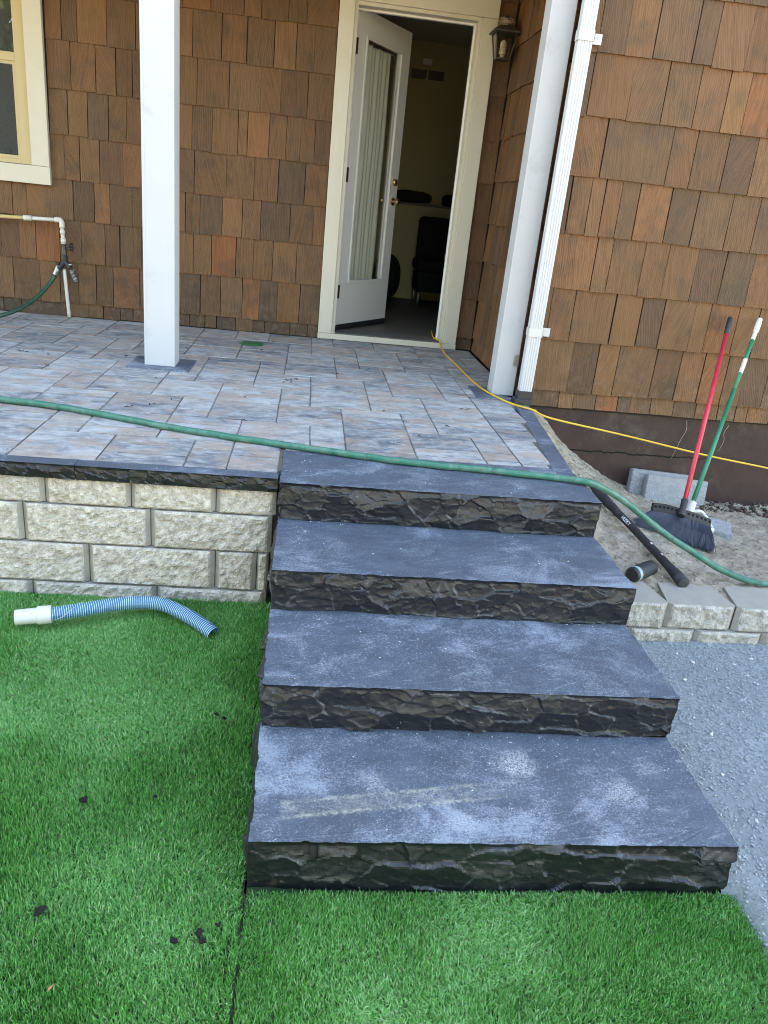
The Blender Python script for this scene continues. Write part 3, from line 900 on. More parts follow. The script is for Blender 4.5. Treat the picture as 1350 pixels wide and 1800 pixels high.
# basalt coping
def coping(x0, x1, seed):
    n, nz = int((x1 - x0) / .006), 11
    xs = np.linspace(x0 + .001, x1 - .001, n); zr = np.linspace(1, 0, nz)
    S, ZR = np.meshgrid(xs, zr)
    h, e1 = facets(S, ZR * .056, .042, .03, seed, .55)
    env = np.clip((1 - ZR) / .2, 0, 1)
    D = env * (.003 * np.sin(np.pi * (1 - ZR)) + .010 * (np.clip(h, -.6, .8) - .45)) - .003 * np.clip(fbm(S * 30, S * 0, 2, seed) - .5, 0, 1) * np.clip(1 - (1 - ZR) / .3, 0, 1)
    Yv = 1.3245 - D
    V = np.column_stack([S.ravel(), Yv.ravel(), (.5545 + ZR * (PZ + .0015 - .5545)).ravel()]).tolist()
    F = [(j * n + i, (j + 1) * n + i, (j + 1) * n + i + 1, j * n + i + 1) for j in range(nz - 1) for i in range(n - 1)]
    mi = [1] * len(F); k = len(V)
    V += [(xs[0], 1.3925, PZ + .0015), (xs[-1], 1.3925, PZ + .0015), (xs[0], 1.3925, .5545), (xs[-1], 1.3925, .5545)]
    F.append(tuple(list(range(n)) + [k + 1, k])); mi.append(0)
    F.append(tuple([k] + [k + 2] + [j * n for j in range(nz - 1, -1, -1)])); mi.append(1)
    F.append(tuple([j * n + n - 1 for j in range(nz)] + [k + 3, k + 1])); mi.append(1)
    F.append(tuple([(nz - 1) * n + i for i in range(n - 1, -1, -1)] + [k + 2, k + 3])); mi.append(1)
    return mesh('coping_stone', V, F, ['top', 'face'], rw, False, mi, origin=((x0 + x1) / 2, 1.36, .5545))
for a, b, s in ((-2.45, -1.62, 5), (-1.62, -.752, 6), (-.752, -.006, 7)):
    coping(a, b, s)

rw2 = thing('retaining_wall', (2.0, 1.3, 0), 'low grey block wall edging the soil bed right of the steps', 'wall')
xr = [1.285, 1.633, 1.938, 2.243, 2.548, 2.853, 3.158]
for i, (a, b) in enumerate(zip(xr[:-1], xr[1:])):
    sd_ += 1
    split_block(a, b, .084, .197 + (.004 if i == 0 else 0), 1.250 + .006 * (i % 2), .20, 'block_grey', rw2, sd_, back_taper=.035, bev=.018)
xr = [1.285, 1.475, 1.775, 2.08, 2.385, 2.69, 2.995]
for a, b in zip(xr[:-1], xr[1:]):
    sd_ += 1
    split_block(a, b, -.035, .083, 1.240, .20, 'block_grey', rw2, sd_, bev=.018)

# ------------------------------------------------------------------ house
house = thing('house', (0, 4.7, 0), 'cedar shingled house with an open glazed door', 'house')
TOP = 7.6  # unseen height, set so the house's shadow covers the yard
WIN = (-3.0, -1.905, 1.632, 3.02)     # window opening x0,x1,z0,z1
OP = (.265, 1.137, .655, 2.875)      # door opening
B0 = HY + .020                      # sheathing plane
front_wall = boxes_mesh('wall', [
    (-7, B0, -.05, WIN[0], B0 + .13, TOP), (WIN[0], B0, -.05, WIN[1], B0 + .13, WIN[2]), (WIN[0], B0, WIN[3], WIN[1], B0 + .13, TOP),
    (WIN[1], B0, -.05, OP[0], B0 + .13, TOP), (OP[0], B0, -.05, OP[1], B0 + .13, OP[2]), (OP[0], B0, OP[3], OP[1], B0 + .13, TOP),
    (OP[1], B0, -.05, 1.395, B0 + .13, TOP)], 'felt', house)
S0 = 1.400                          # sheathing of the wing's left side
wing_wall = boxes_mesh('wall', [(S0, WY + .020, .58, 7.0, WY + .14, TOP)], 'felt', house)
side_wall = boxes_mesh('wall', [(S0, WY + .141, .30, S0 + .12, B0 + .13, TOP)], 'felt', house)
found = boxes_mesh('foundation', [(S0 + .004, WY + .028, -.055, 7.0, WY + .139, .579)], 'foundation', house)

sh_mesh = {}
def shingle_mesh(seed):
    if seed in sh_mesh: return sh_mesh[seed]
    rs = random.Random(seed)
    a, b = rs.uniform(-.006, .006), rs.uniform(-.006, .006)
    n = 5
    V = []
    for i in range(n + 1):
        t = i / n - .5
        zb = rs.uniform(-.004, .004)
        V += [(t, 0, zb), (t, .0155, zb), (t, .0125, 1.0), (t, .0150, 1.0)]
    F = []
    for i in range(n):
        p, q = 4 * i, 4 * (i + 1)
        F += [(p, q, q + 2, p + 2), (p + 1, p + 3, q + 3, q + 1), (p, p + 1, q + 1, q), (p + 2, q + 2, q + 3, p + 3)]
    F += [(0, 2, 3, 1), (4 * n, 4 * n + 1, 4 * n + 3, 4 * n + 2)]
    me = bpy.data.meshes.new('shingle')
    me.from_pydata(V, [], F)
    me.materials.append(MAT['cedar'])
    me.update()
    sh_mesh[seed] = me
    return me
rsh = random.Random(99)
stuff_sh = {}
def shingle(wall, a, b, zb, zt, plane, side=False, loose=None):
    """a..b along the wall, butt at zb; plane = outer face position"""
    g_ = rsh.choice([.0008, .0015, .0022, .003, .0042])
    w = b - a - 2 * g_
    if w < .012: return
    o = bpy.data.objects.new('shingle', shingle_mesh(rsh.randint(0, 9)))
    dz = rsh.gauss(0, .0025); dp = abs(rsh.gauss(0, .0018))
    c = (a + b) / 2
    o.scale = (w, 1, zt - zb + .012)
    lean = rsh.gauss(0, .004)
    if side:
        o.location = (plane - dp, c, zb + dz)
        o.rotation_euler = (0, lean, -math.pi / 2)
    else:
        o.location = (c, plane - dp, zb + dz)
        o.rotation_euler = (0, lean, rsh.gauss(0, .006))
    if loose is None:
        link(o, wall)
    else:
        loose.append((o.data, Matrix.LocRotScale(o.location, o.rotation_euler, o.scale)))
        bpy.data.objects.remove(o)
def fill(a, b, rs):
    xs = [a]
    while xs[-1] < b - .2:
        xs.append(xs[-1] + rs.choice([.085, .105, .12, .13, .145, .16, .19]) * rs.uniform(.9, 1.1))
    xs.append(b)
    return xs
def join_loose(name, items, wall):
    V, F = [], []
    for me, M in items:
        k = len(V)
        V += [M @ v.co for v in me.vertices]
        F += [tuple(i + k for i in p.vertices) for p in me.polygons]
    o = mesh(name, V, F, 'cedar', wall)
    o['kind'] = 'stuff'
    return o
loose_front, loose_wing, loose_side = [], [], []
CZ = [.611, .707, 1.002, 1.292, 1.560, 1.845, 2.130, 2.420, 2.700, 2.985, 3.27]
CJ = {
    8: [-1.775, -1.63, -1.5, -1.35, -1.21, -1.04, -.88, -.701, -.477, -.36, -.18, -.057, .157],
    7: [-1.775, -1.669, -1.566, -1.377, -1.19, -1.02, -.815, -.621, -.452, -.266, -.116, .008, .157],
    6: [-1.775, -1.621, -1.459, -1.323, -1.216, -1.05, -.93, -.783, -.563, -.349, -.21, -.022, .157],
    5: [-1.78, -1.654, -1.523, -1.383, -1.261, -1.12, -.97, -.816, -.675, -.496, -.43, -.278, -.158, -.056, .047, .157],
    4: [-1.785, -1.69, -1.587, -1.451, -1.29, -1.11, -.95, -.795, -.57, -.373, -.2, -.006, .157],
    3: [-2.17, -2.061, -1.964, -1.841, -1.645, -1.497, -1.39, -1.234, -1.07, -.96, -.857, -.755, -.594, -.45, -.316, -.102, .07, .158],
    2: [-2.16, -2.034, -1.919, -1.752, -1.599, -1.433, -1.326, -1.172, -1.06, -.92, -.798, -.668, -.486, -.36, -.217, -.039, .16],
    1: [-2.21, -2.092, -1.907, -1.764, -1.635, -1.505, -1.382, -1.191, -1.03, -.89, -.746, -.593, -.432, -.304, -.168, .002, .162],
    0: [-2.18, -2.052, -1.726, -1.568, -1.464, -1.337, -1.246, -1.12, -.98, -.826, -.708, -.622, -.476, -.346, -.255, -.063, .076, .163],
}
rf = random.Random(5)
for i in range(len(CZ) - 1):
    zb, zt = CZ[i], CZ[i + 1]
    pl = HY + (.004 if i == 0 else 0)
    xs = CJ.get(i) or fill(-1.775, .157, rf)
    for a, b in zip(xs[:-1], xs[1:]):
        shingle(front_wall, a, b, zb, zt, pl, loose=None if i in CJ else loose_front)
    if i <= 3:
        xs2 = fill(-4.6, xs[0], rf)
        for a, b in zip(xs2[:-1], xs2[1:]): shingle(front_wall, a, b, zb, zt, pl, loose=loose_front)
    # strip between casing and corner
    shingle(front_wall, 1.25 if i else 1.253, 1.378, zb + rf.uniform(-.006, .006), zt, pl, loose=None if i in CJ else loose_front)
WZ = [.594, .6887, .9912, 1.277, 1.5728, 1.866, 2.1562, 2.4527, 2.748, 3.04, 3.33]
WJ = {
    0: [1.41, 1.598, 1.691, 1.83, 1.97, 2.051, 2.179, 2.329, 2.472, 2.617, 2.735, 2.811, 2.96],
    1: [1.405, 1.632, 1.79, 1.916, 2.147, 2.305, 2.455, 2.606, 2.723, 2.876, 3.0],
    2: [1.41, 1.452, 1.586, 1.83, 1.993, 2.13, 2.317, 2.414, 2.588, 2.717, 2.87],
    3: [1.415, 1.655, 1.749, 1.939, 2.08, 2.256, 2.429, 2.6, 2.78],
    4: [1.41, 1.454, 1.563, 1.643, 1.735, 1.84, 2.024, 2.181, 2.386, 2.546, 2.68],
    5: [1.415, 1.59, 1.96, 2.097, 2.279, 2.447, 2.6],
    6: [1.41, 1.458, 1.674, 1.864, 2.043, 2.202, 2.32, 2.47],
    7: [1.41, 1.456, 1.601, 1.751, 1.965, 2.075, 2.252, 2.40],
    8: [1.41, 1.52, 1.66, 1.83, 1.97, 2.12, 2.30],
}
for i in range(len(WZ) - 1):
    zb, zt = WZ[i], WZ[i + 1]
    pl = WY + (.004 if i == 0 else 0)
    xs = WJ.get(i) or fill(1.41, 2.4, rf)
    for a, b in zip(xs[:-1], xs[1:]):
        shingle(wing_wall, a, b, zb, zt, pl, loose=None if i in WJ else loose_wing)
    xs2 = fill(xs[-1], 4.6, rf)
    for a, b in zip(xs2[:-1], xs2[1:]): shingle(wing_wall, a, b, zb, zt, pl, loose=loose_wing)
SZ = [.611, .715, 1.010, 1.30, 1.570, 1.855, 2.140, 2.430, 2.71, 2.995, 3.28]
for i in range(len(SZ) - 1):
    ys = fill(WY + .02, HY - .004, rf)
    for a, b in zip(ys[:-1], ys[1:]):
        shingle(side_wall, a, b, SZ[i], SZ[i + 1], S0 - .0205 + (.004 if i == 0 else 0), True, None if (a > 3.1 and i < 9) else loose_side)
join_loose('shingle_field', loose_front, front_wall)
join_loose('shingle_field', loose_wing, wing_wall)
join_loose('shingle_field', loose_side, side_wall)
# corner cap strips on the wing
for i in range(9):
    box('corner_board', (1.385, WY - .004, WZ[i] + .003, 1.4065, WY + .05, WZ[i + 1] - .003), 'cedar', wing_wall, .002)
# unseen upper storey and main roof, sized to shade the yard; porch roof
boxes_mesh('upper_wall', [(-7, HY - .01, 3.45, 1.38, HY + .011, TOP)], 'cedar', house)
boxes_mesh('upper_wall', [(1.385, WY - .01, 3.35, 7, WY + .011, TOP)], 'cedar', house)
boxes_mesh('roof', [(-7.4, 2.5, TOP, 7.4, 13, TOP + .3)], 'shingle_roof', house)
boxes_mesh('porch_roof', [(-7, 2.95, 3.34, 1.378, HY - .012, 3.44)], 'roof', house)
boxes_mesh('outer_wall', [(-7, HY + .143, -.05, -6.9, 13, TOP), (6.9, WY + .15, -.05, 7, 13, TOP), (-6.9, 12.9, -.05, 6.9, 13, TOP)], 'cedar', house)
boxes_mesh('porch_beam', [(-7, 3.06, 3.10, 1.34, 3.20, 3.335)], 'white_trim', house, .003)

# room behind the door
RX0, RX1, RY1, RZ0, RZ1 = -3.4, 2.7, 7.72, .66, 3.25
room = boxes_mesh('room_wall', [(RX0, RY1, RZ0 - .1, RX1, RY1 + .1, RZ1 + .1), (RX0 - .1, HY + .15, RZ0 - .1, RX0, RY1 + .1, RZ1 + .1), (RX1, HY + .15, RZ0 - .1, RX1 + .1, RY1 + .1, RZ1 + .1)], 'room', house)
boxes_mesh('room_lining', [(RX0, HY + .143, RZ0, WIN[0] - .002, HY + .16, RZ1), (WIN[1] + .002, HY + .143, RZ0, OP[0] - .04, HY + .16, RZ1), (OP[1] + .04, HY + .143, RZ0, RX1, HY + .16, RZ1)], 'room', house)
boxes_mesh('room_floor', [(RX0, HY + .10, RZ0 - .06, RX1, RY1, RZ0)], 'roomfloor', house)
boxes_mesh('room_ceiling', [(RX0, HY + .141, RZ1, RX1, RY1, RZ1 + .05)], 'ceiling', house)
box('wall_ledge', (.2, RY1 - .14, RZ0, RX1, RY1 - .001, 1.655), 'room', house)
box('ledge_strip', (.2, RY1 - .16, 1.6555, RX1, RY1 - .001, 1.68), 'sill', house, .003)  # added dark strip, draws the ledge edge that even lighting hides
for x0 in (1.00, 1.185):
    v = box('wall_vent', (x0, RY1 - .012, 2.90, x0 + .165, RY1 - .001, 2.985), 'bronze', house, .002)
box('wall_plate', (1.11, RY1 - .012, 3.03, 1.21, RY1 - .001, 3.09), 'ceiling', house, .002)

# door frame
fr = thing_parent = house
def dframe():
    o = boxes_mesh('door_frame', [(OP[0] - .002, HY - .008, OP[2] - .01, OP[0] + .022, HY + .165, OP[3]), (OP[1] - .022, HY - .008, OP[2] - .01, OP[1] + .002, HY + .165, OP[3]),
                                  (OP[0] - .002, HY - .0075, OP[3] - .022, OP[1] + .002, HY + .1645, OP[3] + .001)], 'cream', house, .0015)
    box('casing', (.158, HY - .030, PZ + .046, .262, HY + .006, 2.874), 'cream', o, .003)
    box('casing', (1.140, HY - .030, PZ + .046, 1.247, HY + .006, 2.874), 'cream', o, .003)
    box('casing', (.158, HY - .031, 2.8755, 1.247, HY + .006, 2.995), 'cream', o, .003)
    box('door_stop', (1.102, HY + .072, OP[2], 1.1145, HY + .11, OP[3] - .022), 'white_trim', o, .002)
    box('door_stop', (.288, HY + .072, OP[3] - .036, 1.1015, HY + .11, OP[3] - .0225), 'white_trim', o, .002)
    box('sill', (OP[0] + .022, HY - .022, .612, OP[1] - .022, HY + .20, .664), 'sill', o, .003)
    box('sill_board', (.156, HY - .034, PZ + .003, 1.25, HY + .004, PZ + .045), 'cream', o, .003)
    return o
dfr = dframe()

# door leaf
ANG = math.radians(56)
HX, HYY = .297, HY + .108
DM = Matrix.Translation((HX, HYY, 0)) @ Matrix.Rotation(ANG, 4, 'Z')
DW, DZ0, DZ1, DT = .80, .70, 2.872, .044
LX0, LX1, LZ0, LZ1 = .125, .675, 1.02, 2.72
door = boxes_mesh('door', [(0, 0, DZ0, LX0, DT, DZ1), (LX1, 0, DZ0, DW, DT, DZ1), (LX0, 0, DZ0, LX1, DT, LZ0), (LX0, 0, LZ1, LX1, DT, DZ1)], 'doorpaint', house, 0, DM)
def dpart(name, bs, mat, bev=.0):
    return boxes_mesh(name, bs, mat, door, bev, DM)
dpart('glazing_bead', [(LX0, -.008, LZ0, LX0 + .02, .012, LZ1), (LX1 - .02, -.008, LZ0, LX1, .012, LZ1), (LX0 + .02, -.0075, LZ0, LX1 - .02, .0115, LZ0 + .02), (LX0 + .02, -.0075, LZ1 - .02, LX1 - .02, .0115, LZ1)], 'doorpaint', .002)
dpart('pane', [(LX0 + .01, .016, LZ0 + .01, LX1 - .01, .021, LZ1 - .01)], 'glass')
# curtain
cn = 90
V, F = [], []
for j, z in enumerate(np.linspace(LZ0 + .012, LZ1 - .03, 10)):
    for i in range(cn):
        t = i / (cn - 1)
        x = LX0 + .022 + t * (LX1 - LX0 - .075)
        y = .062 + .0065 * math.sin(t * 52 + .5 * math.sin(j * .8)) + .005 * math.sin(t * 23 + j * .4)
        V.append(DM @ Vector((x, y, z)))
for j in range(9):
    for i in range(cn - 1):
        F.append((j * cn + i, j * cn + i + 1, (j + 1) * cn + i + 1, (j + 1) * cn + i))
mesh('curtain', V, F, 'curtain', door, True)
dpart('curtain_rod', [(LX0 - .02, .058, LZ1 - .035, LX1 + .01, .068, LZ1 - .025)], 'steel')
dpart('door_sweep', [(.004, -.006, DZ0 - .03, DW - .004, .03, DZ0 + .006)], 'black', .004)
d0 = DM.to_3x3() @ Vector((0, -1, 0))
kb = DM @ Vector((DW - .066, -.001, 1.655))
lathe('knob', [(0, .031), (.006, .031), (.008, .013), (.030, .011), (.036, .022), (.048, .027), (.060, .024), (.066, .012)], kb, d0, 'brass', door)
kb2 = DM @ Vector((DW - .066, DT + .001, 1.655))
lathe('knob', [(0, .031), (.006, .031), (.008, .013), (.030, .011), (.036, .022), (.048, .027), (.060, .024), (.066, .012)], kb2, -d0, 'brass', door)
kb = DM @ Vector((DW - .066, -.001, 1.80))
lathe('deadbolt', [(0, .030), (.010, .029), (.020, .024), (.022, .012)], kb, d0, 'brass', door)
for z in (.96, 1.80, 2.63):
    dpart('hinge', [(-.014, -.010, z - .05, .004, .012, z + .05), (-.001, .012, z - .05, .0, .040, z + .05)], 'bronze', .001)

# window
wo = boxes_mesh('window', [(WIN[1] - .075, HY - .004, WIN[2], WIN[1], HY + .06, WIN[3]), (WIN[0], HY - .004, WIN[2], WIN[0] + .075, HY + .06, WIN[3]),
                           (WIN[0] + .075, HY - .0035, WIN[2], WIN[1] - .075, HY + .0595, WIN[2] + .03), (WIN[0] + .075, HY - .0035, WIN[3] - .05, WIN[1] - .075, HY + .0595, WIN[3]),
                           (WIN[0] + .075, HY - .0025, 2.262, WIN[1] - .075, HY + .0585, 2.315)], 'sash', house, .003)
wx0, wx1 = WIN[0] + .075, WIN[1] - .075
boxes_mesh('sash_frame', [(wx1 - .020, HY + .004, WIN[2] + .03, wx1, HY + .03, 2.262), (wx0, HY + .004, WIN[2] + .03, wx0 + .02, HY + .03, 2.262), (wx0 + .02, HY + .0045, WIN[2] + .03, wx1 - .02, HY + .0295, WIN[2] + .052), (wx0 + .02, HY + .0045, 2.242, wx1 - .02, HY + .0295, 2.262)], 'sash', wo, .002)
box('pane', (wx0, HY + .034, 2.318, wx1, HY + .038, WIN[3] - .05), 'glass', wo)
box('pane', (wx0 + .02, HY + .020, WIN[2] + .052, wx1 - .02, HY + .024, 2.242), 'glass', wo)
box('insect_screen', (wx0 + .021, HY + .008, WIN[2] + .053, wx1 - .021, HY + .0085, 2.241), 'screen', wo)
box('pane_backing', (wx0 + .001, HY + .075, 2.30, wx1 - .001, HY + .078, WIN[3] - .03), 'pane_backing', wo)  # added dark panel, stands in for the unlit room behind the glass
box('pane_backing', (wx0 + .001, HY + .076, WIN[2] + .02, wx1 - .001, HY + .079, 2.299), 'pane_backing', wo)  # same added dark panel behind the lower pane
box('latch', (wx1 - .11, HY - .002, WIN[2] + .060, wx1 - .07, HY + .019, WIN[2] + .078), 'black', wo, .002)
box('casing', (WIN[1] + .001, HY - .030, WIN[2] - .001, -1.785, HY + .010, WIN[3]), 'cream', wo, .003)
box('casing', (-3.14, HY - .030, WIN[2] - .001, WIN[0] - .001, HY + .010, WIN[3]), 'cream', wo, .003)
box('casing', (-3.14, HY - .031, 1.512, -1.783, HY + .010, WIN[2] - .0025), 'cream', wo, .003)

# downspout
prof = []
dx0, dx1, dy0, dy1 = 1.327, 1.402, 2.893, 2.949
pts2 = [(dx0, dy1), (dx0, dy0 + .008), (dx0 + .008, dy0)]
nr = 4
for i in range(nr):
    a = dx0 + .010 + (dx1 - dx0 - .020) * i / nr
    wv = (dx1 - dx0 - .020) / nr
    pts2 += [(a + wv * .2, dy0), (a + wv * .35, dy0 + .003), (a + wv * .65, dy0 + .003), (a + wv * .8, dy0)]
pts2 += [(dx1 - .008, dy0), (dx1, dy0 + .008), (dx1, dy1)]
V = [(x, y, .655) for x, y in pts2] + [(x, y, 3.9) for x, y in pts2]
n = len(pts2)
F = [(i, (i + 1) % n, n + (i + 1) % n, n + i) for i in range(n)] + [tuple(range(n, 2 * n)), tuple(range(n - 1, -1, -1))]
ds = mesh('downspout', V, F, 'metal_white', house)
for z in (2.50, 1.03):
    st = boxes_mesh('strap', [(dx0 - .004, dy0 - .0035, z - .024, dx1 + .004, dy0 - .001, z + .024), (dx1 + .001, dy0 - .0035, z - .0235, dx1 + .0035, WY - .016, z + .0235), (dx1 + .0036, WY - .0185, z - .024, dx1 + .062, WY - .0155, z + .024), (dx0 - .0045, dy0 - .003, z - .0235, dx0 - .002, dy1, z + .0235)], 'metal_white', ds)
    lathe('screw', [(0, .004), (.002, .003)], (dx1 + .04, WY - .0186, z + .006), (0, -1, 0), 'steel', ds, 8)
# black boot
V, F = [], []
cx, cy = (dx0 + dx1) / 2, (dy0 + dy1) / 2
for (w, d, z, ox) in ((.054, .042, .612, -.010), (.052, .040, .642, -.006), (.044, .034, .646, 0), (.043, .033, .690, 0)):
    V += [(cx - w + ox, cy - d, z), (cx + w + ox, cy - d, z), (cx + w + ox, cy + d, z), (cx - w + ox, cy + d, z)]
F = [(4 * j + i, 4 * j + (i + 1) % 4, 4 * j + 4 + (i + 1) % 4, 4 * j + 4 + i) for j in range(3) for i in range(4)] + [(12, 13, 14, 15)]
mesh('boot', V, F, 'black', ds)

# ------------------------------------------------------------------ porch posts
def porch_post(x0, x1, y0, y1, plate, label, brack=False):
    t = thing('porch_post', ((x0 + x1) / 2, (y0 + y1) / 2, PZ), label, 'post', 'white porch posts')
    box('post_shaft', (x0, y0, PZ + .010, x1, y1, 3.33 if not brack else 3.099), 'post_white', t, .003)
    px0, py0, px1, py1 = plate
    box('trim_strip', (x0 - .0005, y0 - .0018, PZ + .012, x0 + .014, y0 + .0004, 3.05), 'post_white', t)
    slab_poly('base_slab', [(px0, py0), (px1, py0), (px1, py1), (px0, py1)], PZ - .03, PZ + .009, 'top', t, .002)
    if brack:
        bx = boxes_mesh('bracket', [(x1 - .033, y0 - .0025, .80, x1 + .001, y0 - .0005, .868)], 'steel', t)
        for dx, dz in ((-.024, .815), (-.012, .835), (-.024, .852), (-.02, .828)):
            lathe('screw', [(0, .003), (.0015, .0022)], (x1 + dx, y0 - .0026, dz), (0, -1, 0), 'dark_metal', t, 8)
    return t
porch_post(-.852, -.683, 3.105, 3.275, (-.944, 3.033, -.592, 3.356), 'white square porch post standing free on the patio by the window')
porch_post(1.205, 1.338, 3.058, 3.19, (1.10, 2.955, 1.30, 3.27), 'white square porch post beside the downspout and the wing corner', True)

# ------------------------------------------------------------------ wall lantern
def lantern():
    L = Vector((1.285, 4.515, 2.72))
    t = thing('wall_lantern', L, 'old dark metal wall lantern between the door casing and the wing', 'lantern')
    zb, zt = 2.625, 2.775
    wb, wt = .045, .072
    def ring(w, z): return [(L.x - w, L.y - w, z), (L.x + w, L.y - w, z), (L.x + w, L.y + w, z), (L.x - w, L.y + w, z)]
    a, b = ring(wb, zb), ring(wt, zt)
    for i in range(4):
        tube('cage_bar', [a[i], b[i]], .005, 'dark_metal', t, 6)
        j = (i + 1) % 4
        tube('cage_rail', [a[i], a[j]], .0045, 'dark_metal', t, 6)
        mesh('pane', [a[i], a[j], b[j], b[i]], [(0, 1, 2, 3)], 'lampglass', t)
    box('floor_plate', (L.x - wb, L.y - wb, zb - .008, L.x + wb, L.y + wb, zb), 'dark_metal', t, .002)
    V = [(L.x - .092, L.y - .092, zt), (L.x + .092, L.y - .092, zt), (L.x + .092, L.y + .092, zt), (L.x - .092, L.y + .092, zt)]
    V += [(x, y, zt + .010) for x, y, z in V] + [(L.x + sx * .045, L.y + sy * .045, zt + .045) for sx, sy in ((-1, -1), (1, -1), (1, 1), (-1, 1))]
    F = [(3, 2, 1, 0)] + [(4 * j + i, 4 * j + (i + 1) % 4, 4 * j + 4 + (i + 1) % 4, 4 * j + 4 + i) for j in range(2) for i in range(4)] + [(8, 9, 10, 11)]
    mesh('hood', V, F, 'dark_metal', t)
    lathe('chimney', [(0, .046), (.012, .048), (.016, .04), (.028, .044), (.034, .034), (.046, .036), (.052, .022), (.066, .008)], (L.x, L.y, zt + .045), (0, 0, 1), 'dark_metal', t)
    lathe('bulb', [(0, .014), (.02, .016), (.024, .024), (.034, .025), (.036, .021), (.046, .025), (.049, .021), (.06, .025), (.063, .021), (.08, .024), (.10, .018), (.11, .006)], (L.x, L.y, zb + .005), (0, 0, 1), 'bulb', t)
    tube('arm', [(L.x, L.y, zt + .05), (L.x, 4.57, zt + .09), (L.x, 4.62, zt + .02)], .009, 'dark_metal', t, 8, 6)
    rn = random.Random(8)
    V, F = [], []
    for q in range(60):
        a = rn.uniform(0, 6.28); r_ = rn.uniform(.035, .062); z_ = zt + rn.uniform(.035, .085)
        pp = [Vector((L.x + math.cos(a + j * .5) * r_ * rn.uniform(.9, 1.1), L.y + math.sin(a + j * .5) * r_ * rn.uniform(.9, 1.1), z_ + rn.uniform(-.006, .008))) for j in range(4)]
        v_, f_ = sweep(pp, .0012, 5)
        F += [tuple(i + len(V) for i in f) for f in f_]; V += v_
    o = mesh('nest', V, F, 'root', t); o['kind'] = 'stuff'; o['label'] = 'dry twigs of an old nest'
    box('back_plate', (L.x - .03, 4.615, zt - .06, L.x + .03, 4.634, zt + .08), 'dark_metal', t, .004)
lantern()

# ------------------------------------------------------------------ outdoor tap
def outdoor_tap():
    y = HY - .055
    t = thing('outdoor_tap', (-1.71, y, PZ), 'pvc pipe run with a corroded tap and splitter on the shingle wall', 'tap')
    tube('supply_pipe', [(-2.9, y, 1.248), (-1.955, y, 1.281)], .0125, 'cpvc', t)
    tube('pipe', [(-1.955, y, 1.281), (-1.745, y, 1.2885)], .0135, 'pvc', t)
    tube('coupling', [(-1.975, y, 1.2805), (-1.918, y, 1.2825)], .0185, 'pvc', t)
    tube('elbow', [(-1.760, y, 1.288), (-1.728, y, 1.289), (-1.714, y, 1.276), (-1.714, y, 1.238)], .0185, 'pvc', t, 14, 4)
    tube('drop_pipe', [(-1.714, y, 1.24), (-1.708, y, 1.13)], .0135, 'pvc', t)
    tube('coupling', [(-1.7125, y, 1.222), (-1.7115, y, 1.196)], .0185, 'pvc', t)
    tube('coupling', [(-1.710, y, 1.168), (-1.708, y, 1.128)], .0185, 'pvc', t)
    lathe('tap_body', [(0, .014), (.012, .019), (.03, .014), (.05, .02), (.07, .014), (.082, .017)], (-1.707, y, 1.13), (.06, -.15, -1), 'dark_metal', t, 12)
    tube('valve_stem', [(-1.704, y, 1.108), (-1.656, y - .02, 1.114)], .008, 'dark_metal', t)
    W = Vector((-1.652, y - .022, 1.114)); ax = Vector((.92, -.36, .08)).normalized()
    u = ax.orthogonal().normalized(); w = ax.cross(u)
    ring = [W + (u * math.cos(a) + w * math.sin(a)) * (.024 + .003 * math.cos(6 * a)) for a in np.linspace(0, 2 * math.pi, 37)]
    hw = tube('hand_wheel', ring, .0055, 'dark_metal', t, 8)
    for k in range(4):
        a = k * math.pi / 2
        tube('spoke', [W, W + (u * math.cos(a) + w * math.sin(a)) * .024], .004, 'dark_metal', hw, 6)
    lathe('splitter', [(0, .016), (.006, .021), (.03, .021), (.034, .016), (.055, .018), (.06, .010)], (-1.702, y - .012, 1.052), (-.05, 0, -1), 'black', t, 14)
    for sx, ln in ((-1, .075), (1, .06)):
        a = Vector((-1.703, y - .012, 1.012)); d = Vector((sx * .75, -.12, -1)).normalized()
        lathe('splitter_outlet', [(0, .017), (ln * .5, .019), (ln, .019)], a, d, 'black', t, 12)
        tube('shutoff', [a + d * .03 + Vector((sx * .012, -.014, 0)), a + d * .03 + Vector((sx * .038, -.02, .006))], .007, 'black' if sx < 0 else 'steel', t, 8)
    a = Vector((-1.658, y - .02, .955))
    tube('spring', [a + Vector((.017 * math.cos(k * .9), .017 * math.sin(k * .9), -.0014 * k)) + Vector((.0006 * k, 0, 0)) for k in range(56)], .0028, 'steel', t, 6)
    tube('drain_pipe', [(-1.712, y - .004, .955), (-1.702, y - .01, .80), (-1.690, y - .014, PZ + .002)], .0125, 'pvc', t, 12, 6)
outdoor_tap()
hp = [(-1.752, HY - .068, .958), (-1.768, HY - .075, .925), (-1.792, HY - .10, .870), (-1.835, HY - .16, .80), (-1.89, HY - .24, .735), (-1.955, HY - .33, .682), (-2.03, HY - .41, .648), (-2.12, HY - .47, .630), (-2.4, HY - .62, .626), (-2.9, HY - .7, .626)]
gh = thing('garden_hose', hp[0], 'dark green garden hose screwed to the tap by the wall', 'hose')
tube('hose_tube', hp, .0145, 'hose2', gh, 12, 8)
d = (Vector(hp[1]) - Vector(hp[0])).normalized()
lathe('hose_fitting', [(-.012, .02), (.0, .021), (.014, .021), (.016, .017), (.03, .0175), (.032, .0165), (.055, .0165)], hp[0], d, 'steel', gh, 14)
lathe('hose_collar', [(.055, .0185), (.07, .0185)], hp[0], d, 'bronze', gh, 14)

